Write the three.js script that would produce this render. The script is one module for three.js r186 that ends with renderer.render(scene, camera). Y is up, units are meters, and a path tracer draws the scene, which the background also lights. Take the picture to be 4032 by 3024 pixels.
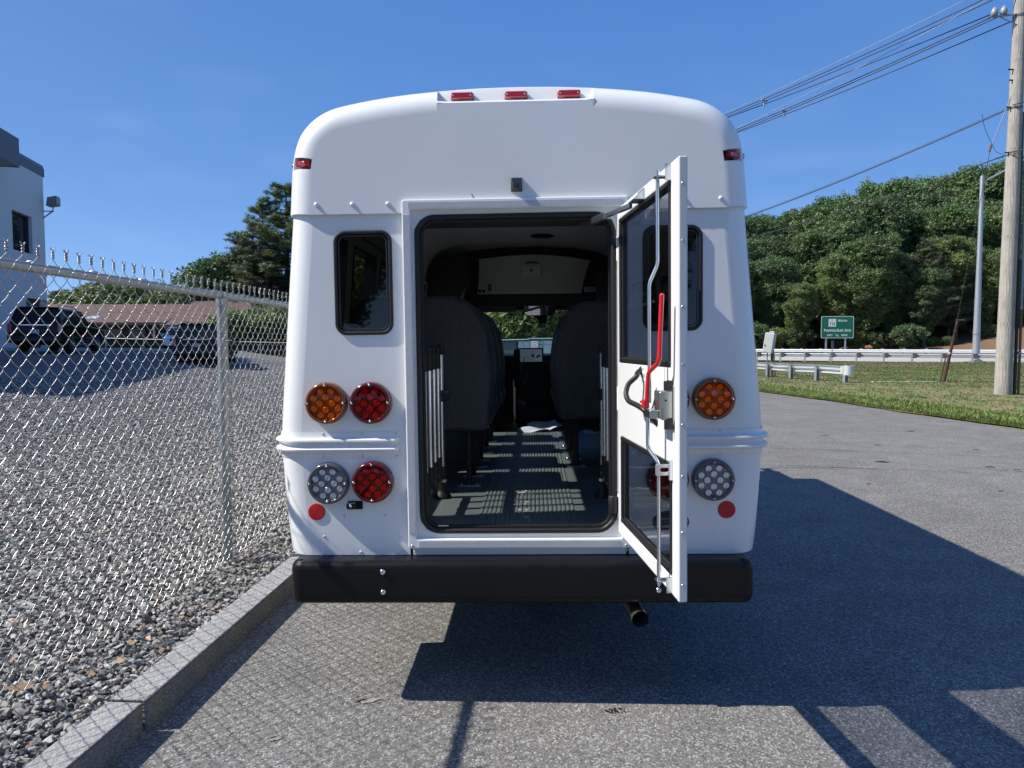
import * as THREE from 'three';
import { mergeGeometries, toCreasedNormals, mergeVertices } from 'three/addons/utils/BufferGeometryUtils.js';
import { RoundedBoxGeometry } from 'three/addons/geometries/RoundedBoxGeometry.js';
import { ConvexGeometry } from 'three/addons/geometries/ConvexGeometry.js';

// ---------------------------------------------------------------- camera, sky, sun, exposure
const scene = new THREE.Scene();
const camera = new THREE.PerspectiveCamera(56.74, 4 / 3, 0.05, 900);
camera.position.set(0, 1.55, 0);
camera.rotation.set(-Math.atan(152 / 2800), 0, 0);
const renderer = new THREE.WebGLRenderer({ antialias: true });
renderer.toneMapping = THREE.LinearToneMapping;
renderer.toneMappingExposure = 1.42;
renderer.shadowMap.enabled = true;

const sunDir = new THREE.Vector3(-0.985, 1.0, 0.11).normalize();
{ // clear summer sky: deep blue above, paler to the horizon, a little brighter toward the sun, faint cirrus
  const W = 1024, Hh = 512, data = new Float32Array(W * Hh * 4);
  const hsh = (i, j) => { let n = Math.sin(i * 127.1 + j * 311.7) * 43758.5453; return n - Math.floor(n); };
  const vn = (x, y, px) => { const i = Math.floor(x), j = Math.floor(y), fx = x - i, fy = y - j, s = t => t * t * (3 - 2 * t);
    const a = hsh(((i % px) + px) % px, j), b = hsh((((i + 1) % px) + px) % px, j), c = hsh(((i % px) + px) % px, j + 1), d = hsh((((i + 1) % px) + px) % px, j + 1);
    const u = s(fx), v = s(fy); return (a * (1 - u) + b * u) * (1 - v) + (c * (1 - u) + d * u) * v; };
  for (let j = 0; j < Hh; j++) for (let i = 0; i < W; i++) {
    const el = ((j + 0.5) / Hh - 0.5) * Math.PI, az = ((i + 0.5) / W - 0.5) * 2 * Math.PI;
    const dx = Math.cos(el) * Math.cos(az), dy = Math.sin(el), dz = Math.cos(el) * Math.sin(az);
    const h = Math.max(0, dy), k = Math.exp(-h * 4.2), k2 = Math.exp(-h * 14);
    let r = 0.034 + 0.165 * k + 0.12 * k2, g = 0.124 + 0.285 * k + 0.10 * k2, b = 0.38 + 0.39 * k + 0.02 * k2;
    const c = Math.max(0, dx * sunDir.x + dy * sunDir.y + dz * sunDir.z), glow = 0.25 * Math.pow(c, 8) + 0.10 * Math.pow(c, 2);
    r += glow * 0.55; g += glow * 0.6; b += glow * 0.65;
    let ci = vn(i / 128 * 1.0 * 8 , el * 30 + vn(i / 64, el * 6, 16) * 3, 64) * 0.6 + vn(i / 64 * 8, el * 60, 128) * 0.4;
    ci = Math.max(0, ci - 0.5) * 0.07 * Math.exp(-Math.pow((el - 0.22) / 0.16, 2));
    r += ci * 0.9; g += ci * 0.8; b += ci * 0.6;
    const o = (j * W + i) * 4; data[o] = r; data[o + 1] = g; data[o + 2] = b; data[o + 3] = 1;
  }
  const t = new THREE.DataTexture(data, W, Hh, THREE.RGBAFormat, THREE.FloatType);
  t.mapping = THREE.EquirectangularReflectionMapping; t.magFilter = THREE.LinearFilter; t.minFilter = THREE.LinearFilter; t.wrapS = THREE.RepeatWrapping; t.needsUpdate = true;
  scene.background = t; scene.environment = t;
}
const sun = new THREE.DirectionalLight(new THREE.Color(1.0, 0.945, 0.86), 4.8);
sun.position.copy(sunDir).multiplyScalar(60); sun.castShadow = true; sun.shadow.mapSize.set(4096, 4096);
Object.assign(sun.shadow.camera, { left: -45, right: 45, top: 45, bottom: -45, near: 1, far: 160 });
scene.add(sun); scene.add(sun.target);

// ---------------------------------------------------------------- helpers
const V = (x, y, z) => new THREE.Vector3(x, y, z), TAU = Math.PI * 2;
let _s = 12345;
const rnd = () => { _s |= 0; _s = _s + 0x6D2B79F5 | 0; let t = Math.imul(_s ^ _s >>> 15, 1 | _s); t = t + Math.imul(t ^ t >>> 7, 61 | t) ^ t; return ((t ^ t >>> 14) >>> 0) / 4294967296; };
const seed = n => { _s = n; }, rr = (a, b) => a + (b - a) * rnd(), lerp = (a, b, t) => a + (b - a) * t, clamp = (x, a, b) => Math.min(b, Math.max(a, x));
const sstep = (a, b, x) => { const t = clamp((x - a) / (b - a), 0, 1); return t * t * (3 - 2 * t); };
const hash = (i, j, k = 0) => { let h = Math.imul(i, 374761393) + Math.imul(j, 668265263) + Math.imul(k, 2147483647 ^ 0x5bd1e995) | 0; h = Math.imul(h ^ h >>> 13, 1274126177); return ((h ^ h >>> 16) >>> 0) / 4294967296; };
const noise = (x, y, p = 1 << 20, k = 0) => { const i = Math.floor(x), j = Math.floor(y), fx = x - i, fy = y - j, m = a => ((a % p) + p) % p;
  const u = fx * fx * (3 - 2 * fx), v = fy * fy * (3 - 2 * fy);
  return lerp(lerp(hash(m(i), m(j), k), hash(m(i + 1), m(j), k), u), lerp(hash(m(i), m(j + 1), k), hash(m(i + 1), m(j + 1), k), u), v); };
const fbm = (x, y, oct = 4, p = 1 << 20, k = 0) => { let a = 0, s = 0.5, n = 0; for (let o = 0; o < oct; o++) { a += s * noise(x, y, p, k + o); n += s; x *= 2; y *= 2; p *= 2; s *= 0.5; } return a / n; };
const lin2s = c => { c = clamp(c, 0, 1); return c <= 0.0031308 ? c * 12.92 : 1.055 * Math.pow(c, 1 / 2.4) - 0.055; };
function tex(n, fn, color = true, m = n) { // fn(u,v,i,j) -> [r,g,b] linear (colour) or value
  const d = new Uint8Array(n * m * 4);
  for (let j = 0; j < m; j++) for (let i = 0; i < n; i++) { let c = fn(i / n, j / m, i, j); if (typeof c === 'number') c = [c, c, c]; const o = (j * n + i) * 4;
    for (let k = 0; k < 3; k++) d[o + k] = Math.round(255 * (color ? lin2s(c[k]) : clamp(c[k], 0, 1))); d[o + 3] = 255; }
  const t = new THREE.DataTexture(d, n, m); t.wrapS = t.wrapT = THREE.RepeatWrapping; t.magFilter = THREE.LinearFilter; t.minFilter = THREE.LinearMipmapLinearFilter; t.generateMipmaps = true;
  if (color) t.colorSpace = THREE.SRGBColorSpace; t.needsUpdate = true; return t;
}
function canvasTex(w, h, draw) { const c = document.createElement('canvas'); c.width = w; c.height = h; const g = c.getContext('2d'); draw(g, w, h); const t = new THREE.CanvasTexture(c); t.colorSpace = THREE.SRGBColorSpace; return t; }
const C3 = (r, g, b) => new THREE.Color().setRGB(r, g, b);
const std = (c, rough = 0.6, metal = 0, o = {}) => new THREE.MeshStandardMaterial({ color: c instanceof THREE.Color ? c : C3(...c), roughness: rough, metalness: metal, side: THREE.DoubleSide, ...o });
const phys = (c, rough = 0.4, o = {}) => new THREE.MeshPhysicalMaterial({ color: C3(...c), roughness: rough, side: THREE.DoubleSide, ...o });
const pane = (c, o = {}) => new THREE.MeshPhysicalMaterial({ color: C3(...c), roughness: 0.02, transmission: 1, thickness: 0, ior: 1.5, side: THREE.DoubleSide, ...o });
const names = {};
const numbered = n => { names[n] = (names[n] ?? -1) + 1; return names[n] ? n + '_' + String(names[n]).padStart(3, '0') : n; };
function add(name, geo, mat, parent) { const m = new THREE.Mesh(geo, mat); m.name = parent ? name : numbered(name); m.castShadow = m.receiveShadow = true; (parent || scene).add(m); return m; }
function grp(name, parent, x = 0, y = 0, z = 0, ry = 0) { const g = new THREE.Group(); g.name = parent ? name : numbered(name); g.position.set(x, y, z); g.rotation.y = ry; (parent || scene).add(g); return g; }
function tag(o, label, category, group) { o.userData.label = label; o.userData.category = category; if (group) o.userData.group = group; return o; }
const struct = o => { o.userData.kind = 'structure'; return o; }, stuff = o => { o.userData.kind = 'stuff'; return o; };
const M4 = new THREE.Matrix4();
function cleanG(g) { g = g.index ? g.toNonIndexed() : g; const out = new THREE.BufferGeometry(); out.setAttribute('position', g.attributes.position); if (!g.attributes.normal) g.computeVertexNormals(); out.setAttribute('normal', g.attributes.normal);
  out.setAttribute('uv', g.attributes.uv || new THREE.BufferAttribute(new Float32Array(g.attributes.position.count * 2), 2)); return out; }
const join = gs => gs.length === 1 ? gs[0] : mergeGeometries(gs.map(cleanG));
const box = (w, h, d, x = 0, y = 0, z = 0, r = 0) => (r ? new RoundedBoxGeometry(w, h, d, 2, r) : new THREE.BoxGeometry(w, h, d)).translate(x, y, z);
const _up = V(0, 1, 0);
function rod(a, b, r0, r1 = r0, n = 10, open = false) { const d = new THREE.Vector3().subVectors(b, a), L = d.length(); const g = new THREE.CylinderGeometry(r1, r0, L, n, 1, open).translate(0, L / 2, 0);
  g.applyQuaternion(new THREE.Quaternion().setFromUnitVectors(_up, d.normalize())); return g.translate(a.x, a.y, a.z); }
function tube(pts, r, n = 8, seg = 0, closed = false, tension = 0.5) { const c = new THREE.CatmullRomCurve3(pts, closed, 'catmullrom', tension); return new THREE.TubeGeometry(c, seg || pts.length * 6, r, n, closed); }
function poly(pts, r, n = 8) { // polyline tube with tight corners
  const c = new THREE.CurvePath(); for (let i = 0; i < pts.length - 1; i++) { let a = pts[i], b = pts[i + 1]; const d = b.clone().sub(a), L = d.length(), k = Math.min(0.35, r * 2.2 / L); d.multiplyScalar(k);
    const a2 = i ? a.clone().add(d) : a, b2 = i < pts.length - 2 ? b.clone().sub(d) : b; c.add(new THREE.LineCurve3(a2, b2));
    if (i < pts.length - 2) { const e = pts[i + 2].clone().sub(b), k2 = Math.min(0.35, r * 2.2 / e.length()); c.add(new THREE.QuadraticBezierCurve3(b2, b, b.clone().add(e.multiplyScalar(k2)))); } }
  const P = []; c.curves.forEach((q, i) => { const m = q instanceof THREE.LineCurve3 ? 1 : 4; for (let k = 0; k < m; k++) P.push(q.getPoint(k / m)); }); P.push(pts[pts.length - 1]);
  return sweep(P, r, n); }
function sweep(P, r, n = 6, rf) { // tube through given points with parallel transport frames, capped
  const pos = [], idx = [], uv = []; let N = null; const m = P.length;
  for (let i = 0; i < m; i++) { const t = (i < m - 1 ? P[i + 1].clone().sub(P[i]) : P[i].clone().sub(P[i - 1])); if (i > 0 && i < m - 1) t.normalize().add(P[i].clone().sub(P[i - 1]).normalize()); t.normalize();
    if (!N) { N = Math.abs(t.y) < 0.9 ? V(0, 1, 0) : V(1, 0, 0); } N = N.clone().sub(t.clone().multiplyScalar(N.dot(t))).normalize(); const B = new THREE.Vector3().crossVectors(t, N), R = rf ? rf(i / (m - 1)) : r;
    for (let k = 0; k < n; k++) { const a = k / n * TAU, p = P[i].clone().addScaledVector(N, Math.cos(a) * R).addScaledVector(B, Math.sin(a) * R); pos.push(p.x, p.y, p.z); uv.push(k / n, i); } }
  for (let i = 0; i < m - 1; i++) for (let k = 0; k < n; k++) { const a = i * n + k, b = i * n + (k + 1) % n; idx.push(a, a + n, b, b, a + n, b + n); }
  for (let k = 1; k < n - 1; k++) { idx.push(0, k, k + 1); const o = (m - 1) * n; idx.push(o, o + k + 1, o + k); }
  const g = new THREE.BufferGeometry(); g.setAttribute('position', new THREE.Float32BufferAttribute(pos, 3)); g.setAttribute('uv', new THREE.Float32BufferAttribute(uv, 2)); g.setIndex(idx); g.computeVertexNormals(); return g; }
const lathe = (pts, n = 24) => new THREE.LatheGeometry(pts.map(p => new THREE.Vector2(p[0], p[1])), n);
const latheZ = (pts, n = 24) => lathe(pts, n).rotateX(Math.PI / 2); // profile axis along +z
function rrect(x0, y0, x1, y1, r, s = new THREE.Shape()) { s.moveTo(x0 + r, y0); s.lineTo(x1 - r, y0); s.absarc(x1 - r, y0 + r, r, -Math.PI / 2, 0); s.lineTo(x1, y1 - r); s.absarc(x1 - r, y1 - r, r, 0, Math.PI / 2); s.lineTo(x0 + r, y1); s.absarc(x0 + r, y1 - r, r, Math.PI / 2, Math.PI); s.lineTo(x0, y0 + r); s.absarc(x0 + r, y0 + r, r, Math.PI, Math.PI * 1.5); return s; }
const hole = (x0, y0, x1, y1, r) => rrect(x0, y0, x1, y1, r, new THREE.Path());
const ext = (s, d, z = 0, bevel = 0, cs = 6) => new THREE.ExtrudeGeometry(s, { depth: d - 2 * bevel, bevelEnabled: bevel > 0, bevelSize: bevel, bevelThickness: bevel, bevelOffset: -bevel, bevelSegments: 2, curveSegments: cs }).translate(0, 0, z + bevel);
function ring(x0, y0, x1, y1, r, t, d, z = 0, bevel = 0) { const s = rrect(x0, y0, x1, y1, r); s.holes.push(hole(x0 + t, y0 + t, x1 - t, y1 - t, Math.max(0.012, r - t))); return ext(s, d, z, bevel, 8); }
function frame4(x0, y0, x1, y1, t, d, z, r) { const w = x1 - x0, h = y1 - y0, xc = (x0 + x1) / 2, yc = (y0 + y1) / 2, zc = z + d / 2; return join([box(w, t, d, xc, y0 + t / 2, zc, r), box(w, t, d, xc, y1 - t / 2, zc, r), box(t, h - 1.6 * t, d * 0.98, x0 + t / 2, yc, zc, r), box(t, h - 1.6 * t, d * 0.98, x1 - t / 2, yc, zc, r)]); }
function gridG(nu, nv, fn, skip) { // surface grid of points fn(i,j); skip(i,j) leaves a cell out
  const pos = [], uv = [], idx = []; for (let j = 0; j <= nv; j++) for (let i = 0; i <= nu; i++) { const p = fn(i, j); pos.push(p.x, p.y, p.z); uv.push(p.u ?? i / nu, p.v ?? j / nv); }
  for (let j = 0; j < nv; j++) for (let i = 0; i < nu; i++) { if (skip && skip(i, j)) continue; const a = j * (nu + 1) + i; idx.push(a, a + 1, a + nu + 1, a + 1, a + nu + 2, a + nu + 1); }
  const g = new THREE.BufferGeometry(); g.setAttribute('position', new THREE.Float32BufferAttribute(pos, 3)); g.setAttribute('uv', new THREE.Float32BufferAttribute(uv, 2)); g.setIndex(idx); g.computeVertexNormals(); return g; }
function uvPlanar(g, f) { const p = g.attributes.position, uv = new Float32Array(p.count * 2); for (let i = 0; i < p.count; i++) { const q = f(p.getX(i), p.getY(i), p.getZ(i)); uv[2 * i] = q[0]; uv[2 * i + 1] = q[1]; } g.setAttribute('uv', new THREE.BufferAttribute(uv, 2)); return g; }
function rep(t, x, y = x) { const c = t.clone(); c.repeat.set(x, y); c.needsUpdate = true; return c; }
// ---------------------------------------------------------------- textures of the ground
function worley(x, y, p, k) { const i = Math.floor(x), j = Math.floor(y); let f1 = 9, f2 = 9, id = 0; const m = a => ((a % p) + p) % p;
  for (let b = -1; b <= 1; b++) for (let a = -1; a <= 1; a++) { const ci = m(i + a), cj = m(j + b), hx = hash(ci, cj, k), dx = i + a + hx - x, dy = j + b + hash(ci, cj, k + 1) - y, d = dx * dx + dy * dy; if (d < f1) { f2 = f1; f1 = d; id = hash(ci, cj, k + 2); } else if (d < f2) f2 = d; }
  return [Math.sqrt(f1), Math.sqrt(f2), id]; }
const aspH = new Float32Array(2048 * 2048);
const asphaltMap = tex(2048, (u, v, i, j) => { // 4 m: pale and dark aggregate set in a worn grey binder
  const w = worley(u * 440, v * 440, 440, 3), e = w[1] - w[0], n = fbm(u * 16, v * 16, 4, 16, 7);
  let c = e < 0.13 ? 0.095 : w[2] < 0.22 ? 0.09 + 0.2 * w[2] : w[2] < 0.74 ? 0.155 + 0.09 * (w[2] - 0.22) : 0.235 + 0.55 * (w[2] - 0.74);
  aspH[j * 2048 + i] = e < 0.13 ? 0.15 : 0.35 + 0.65 * w[2];
  c *= 0.83 + 0.36 * n; const warm = (hash(Math.floor(u * 440), Math.floor(v * 440), 9) - 0.5) * 0.06;
  return [c * (1.02 + warm), c, c * (0.96 - warm)]; });
const asphaltBump = tex(1024, (u, v, i, j) => (aspH[j * 2 * 2048 + i * 2] + aspH[j * 2 * 2048 + i * 2 + 1]) / 2, false);
const gravelMap = tex(1024, (u, v) => { const w = worley(u * 44, v * 44, 44, 21), w2 = worley(u * 90, v * 90, 90, 31), e = w[1] - w[0], n = fbm(u * 8, v * 8, 3, 8, 5);
  let c = (e < 0.12 ? 0.03 : 0.13 + 0.22 * w[2]) * (0.75 + 0.5 * w2[2]) * (0.8 + 0.4 * n); const t = w[2] > 0.9 ? 0.15 : 0; return [c * (1 + t), c, c * (1.02 - t)]; });
const gravelBump = tex(1024, (u, v) => { const w = worley(u * 44, v * 44, 44, 21); return clamp(1 - w[0] * 1.1, 0, 1) * (0.5 + 0.5 * w[2]); }, false);
const grassMap = tex(1024, (u, v) => { const n = fbm(u * 6, v * 6, 5, 6, 41), m = fbm(u * 40, v * 40, 3, 40, 51), q = noise(u * 300, v * 300, 300, 61); const d = sstep(0.44, 0.66, n * 0.75 + m * 0.35);
  const g = [0.065 + 0.05 * q, 0.105 + 0.07 * q, 0.028 + 0.02 * q], s = [0.17 + 0.06 * q, 0.135 + 0.05 * q, 0.075 + 0.03 * q]; return [0, 1, 2].map(k => lerp(g[k], s[k], d) * (0.7 + 0.6 * m)); });
const litterMap = tex(512, (u, v) => { const w = worley(u * 60, v * 60, 60, 71), n = fbm(u * 5, v * 5, 4, 5, 77); const c = 0.5 + 0.7 * w[2]; return [0.20 * c * (0.7 + 0.6 * n), 0.115 * c * (0.7 + 0.6 * n), 0.06 * c]; });
const concMap = tex(512, (u, v) => { const n = fbm(u * 8, v * 8, 5, 8, 81), q = noise(u * 200, v * 200, 200, 83); const c = 0.33 + 0.1 * n + 0.05 * q; return [c * 1.02, c, c * 0.95]; });
const fineBump = tex(512, (u, v) => 0.6 * noise(u * 128, v * 128, 128, 91) + 0.4 * noise(u * 256, v * 256, 256, 92), false);

const kerbX = z => -1.505 - (z + 2.319) * 0.0675;     // line of the kerb's road edge
const edgeZ = [[-90, 6], [-40, 6.6], [-28, 7.7], [-23.6, 8.31], [-20.5, 8.72], [-17.3, 8.98], [-14.8, 9.2], [-13, 9.45], [-8, 10.6], [0, 13], [14, 17]];
const edgeX = z => { for (let i = 0; i < edgeZ.length - 1; i++) if (z <= edgeZ[i + 1][0]) { const [a, b] = edgeZ[i], [c, d] = edgeZ[i + 1]; return lerp(b, d, clamp((z - a) / (c - a), 0, 1)); } return 17; };
const yardH = (x, z) => { const t = Math.max(0, -4 - x); const q = t < 12.5 ? 0.0063 * t * t : 0.0063 * 156.25 + 0.1575 * 1.15 * (1 - Math.exp(-(t - 12.5) / 1.15)); return 0.105 + q; };

// ---------------------------------------------------------------- the setting
{ // far ground under everything
  const g = new THREE.PlaneGeometry(900, 900, 1, 1).rotateX(-Math.PI / 2); uvPlanar(g, (x, y, z) => [x / 3, z / 3]);
  struct(add('ground', g.translate(0, -0.05, -200), std([0.9, 0.9, 0.9], 0.95, 0, { map: grassMap })));
}
{ const nx = 90, nz = 220; const zs = j => 14 - 75 * Math.pow(j / nz, 1.25), g = gridG(nx, nz, (i, j) => { const z = zs(j), a = kerbX(z) - 0.1, b = edgeX(z) + 0.35, x = lerp(a, b, i / nx); return { x, y: 0, z, u: x / 4, v: z / 4 }; });
  const p = g.attributes.position, col = new Float32Array(p.count * 3);
  for (let i = 0; i < p.count; i++) { const x = p.getX(i), z = p.getZ(i); const n = fbm(x * 0.5 + 9, z * 0.5, 4), m = fbm(x * 2.1, z * 2.1 + 40, 3), s = 0.86 + 0.2 * n + 0.16 * (m - 0.5); col.set([s * 1.0, s, s * (0.97 + 0.04 * n)], i * 3); }
  g.setAttribute('color', new THREE.BufferAttribute(col, 3));
  // wind upward
  const asphalt = struct(add('asphalt_lot', g, phys([1.10, 1.09, 1.07], 0.92, { map: asphaltMap, bumpMap: asphaltBump, bumpScale: 0.004, vertexColors: true, specularIntensity: 0.35 })));
  seed(77); const stainM = std([0.035, 0.034, 0.034], 0.75, 0, { map: rep(asphaltMap, 1) }), palM = std([1.6, 1.45, 1.25], 0.95, 0, { map: rep(asphaltMap, 1) });
  const blot = (x, z, rx, rz, mat, ry = 0) => { const s = new THREE.Shape(), n = 22, ph = rnd() * 9; for (let k = 0; k < n; k++) { const a = k / n * TAU, r = 0.55 + 0.75 * noise(Math.cos(a) * 1.6 + ph, Math.sin(a) * 1.6 + ph); const px = Math.cos(a) * rx * r, pz = Math.sin(a) * rz * r; k ? s.lineTo(px, pz) : s.moveTo(px, pz); } s.closePath();
    const g = new THREE.ShapeGeometry(s).rotateX(-Math.PI / 2).rotateY(ry).translate(x, 0.004, z); add('stain', g, mat, asphalt); };
  for (let k = 0; k < 22; k++) { const a = rnd() * TAU, q = Math.sqrt(rnd()); blot(0.445 + Math.cos(a) * q * 0.05, -2.935 + Math.sin(a) * q * 0.028, rr(0.003, 0.010), rr(0.003, 0.008), stainM, rnd()); }
  for (const [x, z, rx, rz] of [[3.3, -7.2, 0.03, 0.02], [4.9, -9.4, 0.11, 0.05], [3.2, -9.6, 0.09, 0.05], [6.1, -9.0, 0.06, 0.03], [6.3, -8.8, 0.05, 0.02], [5.4, -12.2, 0.05, 0.04], [7.2, -12.8, 0.06, 0.06], [4.6, -13.5, 0.07, 0.03], [5.7, -11.0, 0.06, 0.03], [4.2, -12.4, 0.06, 0.03], [6.9, -10.5, 0.05, 0.03], [4.0, -7.9, 0.03, 0.02], [5.2, -7.5, 0.03, 0.02]]) blot(x, z, rx, rz, stainM, -0.1);
  blot(-0.62, -3.02, 0.05, 0.016, palM, 0.5); blot(-0.655, -3.025, 0.035, 0.006, stainM, 0.5); blot(-0.93, -2.72, 0.02, 0.012, palM, 0.4); blot(-0.94, -2.73, 0.014, 0.006, stainM, 0.6);
  // hairline cracks on the far pavement
  for (const [x0, z0, x1, z1] of [[2.6, -9.3, 5.6, -8.6], [3.4, -10.9, 7.2, -9.6], [3.0, -8.9, 4.6, -8.9], [5.2, -9.2, 6.4, -8.6], [6.8, -9.9, 8.6, -9.4]]) { const P = []; const n = 26; for (let k = 0; k <= n; k++) P.push([lerp(x0, x1, k / n), lerp(z0, z1, k / n) + (noise(k * 0.7, x0 * 9) - 0.5) * 0.12]);
    const g = gridG(n, 1, (i, j) => ({ x: P[i][0], y: 0.0045, z: P[i][1] + (j ? 0.0035 : -0.0035) * (0.6 + 1.6 * noise(i * 1.3, 5)) })); add('crack', g, stainM, asphalt); }
}
{ // gravel yard rising to the left
  const nx = 80, nz = 110, g = gridG(nx, nz, (i, j) => { const z = 12 - 72 * (j / nz), x = kerbX(z) - 0.14 - 60 * Math.pow(i / nx, 1.7); return { x, y: yardH(x, z) - 0.02, z, u: x / 1.1, v: z / 1.1 }; });
  const p = g.attributes.position, col = new Float32Array(p.count * 3); for (let i = 0; i < p.count; i++) { const n = fbm(p.getX(i) * 0.35, p.getZ(i) * 0.35 + 5, 4), s = 0.8 + 0.45 * n; col.set([s * (1 + 0.1 * (n - 0.4)), s, s], i * 3); } g.setAttribute('color', new THREE.BufferAttribute(col, 3));
  struct(add('gravel_yard', g, std([0.8, 0.8, 0.8], 0.9, 0, { map: gravelMap, bumpMap: gravelBump, bumpScale: 0.03, vertexColors: true })));
}
{ // grass verge on the right
  const nx = 50, nz = 90, g = gridG(nx, nz, (i, j) => { const z = 14 - 76 * (j / nz), x = edgeX(z) + (noise(z * 1.7, 3) - 0.5) * 0.25 + 75 * Math.pow(i / nx, 1.6); return { x, y: 0.004 + 0.07 * sstep(0, 1.2, x - edgeX(z)) + 0.05 * fbm(x * 0.4, z * 0.4, 2), z, u: x / 2.6, v: z / 2.6 }; });
  struct(add('grass_verge', g, std([1.3, 1.2, 1.05], 0.95, 0, { map: grassMap, bumpMap: fineBump, bumpScale: 0.03 })));
}
const hwA = V(24.2, 0, -69), hwD = V(0.83, 0, 0.556), hwN = V(0.556, 0, -0.83); // highway: a point, its direction, the way across
const hw = (t, n, y = 0) => V(hwA.x + hwD.x * t + hwN.x * n, y, hwA.z + hwD.z * t + hwN.z * n);
{ const s = gridG(40, 6, (i, j) => { const p = hw(-90 + i * 4.5, 0.6 + j * 2.0, 0.10 + 0.04 * j); return { x: p.x, y: p.y, z: p.z, u: i * 1.5, v: j }; }); struct(add('highway', s, std([0.95, 0.93, 0.89], 0.9, 0, { map: concMap })));
  const g = gridG(40, 8, (i, j) => { const p = hw(-90 + i * 4.5, 12.4 + j * 5, 0.3 + 0.12 * j + 3.2 * sstep(3, 8, j) + (j > 0 ? 2.2 * sstep(5, 30, i * 4.5 - 90) * sstep(0, 5, j) : 0)); return { x: p.x, y: p.y, z: p.z, u: i * 2, v: j * 2 }; }); struct(add('wooded_bank', g, std([1, 1, 1], 0.95, 0, { map: litterMap }))); }
{ // granite kerb, one stone after another
  const kerb = struct(grp('kerb')); seed(5);
  const gran = tex(512, (u, v) => { const w = worley(u * 90, v * 90, 90, 101), n = fbm(u * 6, v * 6, 4, 6, 103); const c = (0.21 + 0.12 * w[2]) * (0.8 + 0.4 * n); return [c * 1.01, c, c * 0.97]; });
  const granS = tex(512, (u, v) => { const w = worley(u * 90, v * 90, 90, 101), n = fbm(u * 3, v * 9, 5, 3, 107), st = sstep(0.4, 0.75, n); const c = (0.17 + 0.10 * w[2]) * (0.75 + 0.4 * n); return [c * (1.06 + 0.1 * st), c, c * (0.9 - 0.2 * st)]; });
  const top = std([1, 1, 1], 0.8, 0, { map: gran, bumpMap: fineBump, bumpScale: 0.003 }), side = std([1, 1, 1], 0.9, 0, { map: granS, bumpMap: fineBump, bumpScale: 0.01 });
  let z = 2.2; const lens = [2.0, 2.98, 2.4, 2.1, 2.6, 2.2, 2.5, 2.3, 2.4]; // joint seen at about z = -2.8
  for (const L of lens) { const a = z - 0.004, b = z - L + 0.004; const g = new RoundedBoxGeometry(0.15, 0.33, Math.abs(a - b), 2, 0.008); uvPlanar(g, (x, y, zz) => [(Math.abs(y) > 0.16 ? x : y) * 1.2 + L, zz * 0.9 + z]);
    const p = g.attributes.position, n = g.attributes.normal; for (let i = 0; i < p.count; i++) { if (n.getX(i) > 0.5) p.setX(i, p.getX(i) + (noise(p.getZ(i) * 4 + z, p.getY(i) * 9) - 0.5) * 0.012); }
    g.groups.length = 0; const zc = (a + b) / 2, m = add('kerb_stone', g, [side, side, top, side, side, side], kerb);
    // RoundedBox keeps six groups: restore them
    const per = g.index ? g.index.count / 6 : p.count / 6; for (let k = 0; k < 6; k++) g.addGroup(k * per, per, k);
    m.position.set(kerbX(zc) - 0.075 + rr(-0.006, 0.004), 0.13 - 0.165 + rr(-0.004, 0.004), zc); m.rotation.y = -0.0675 + rr(-0.003, 0.003); z -= L; }
}
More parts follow.
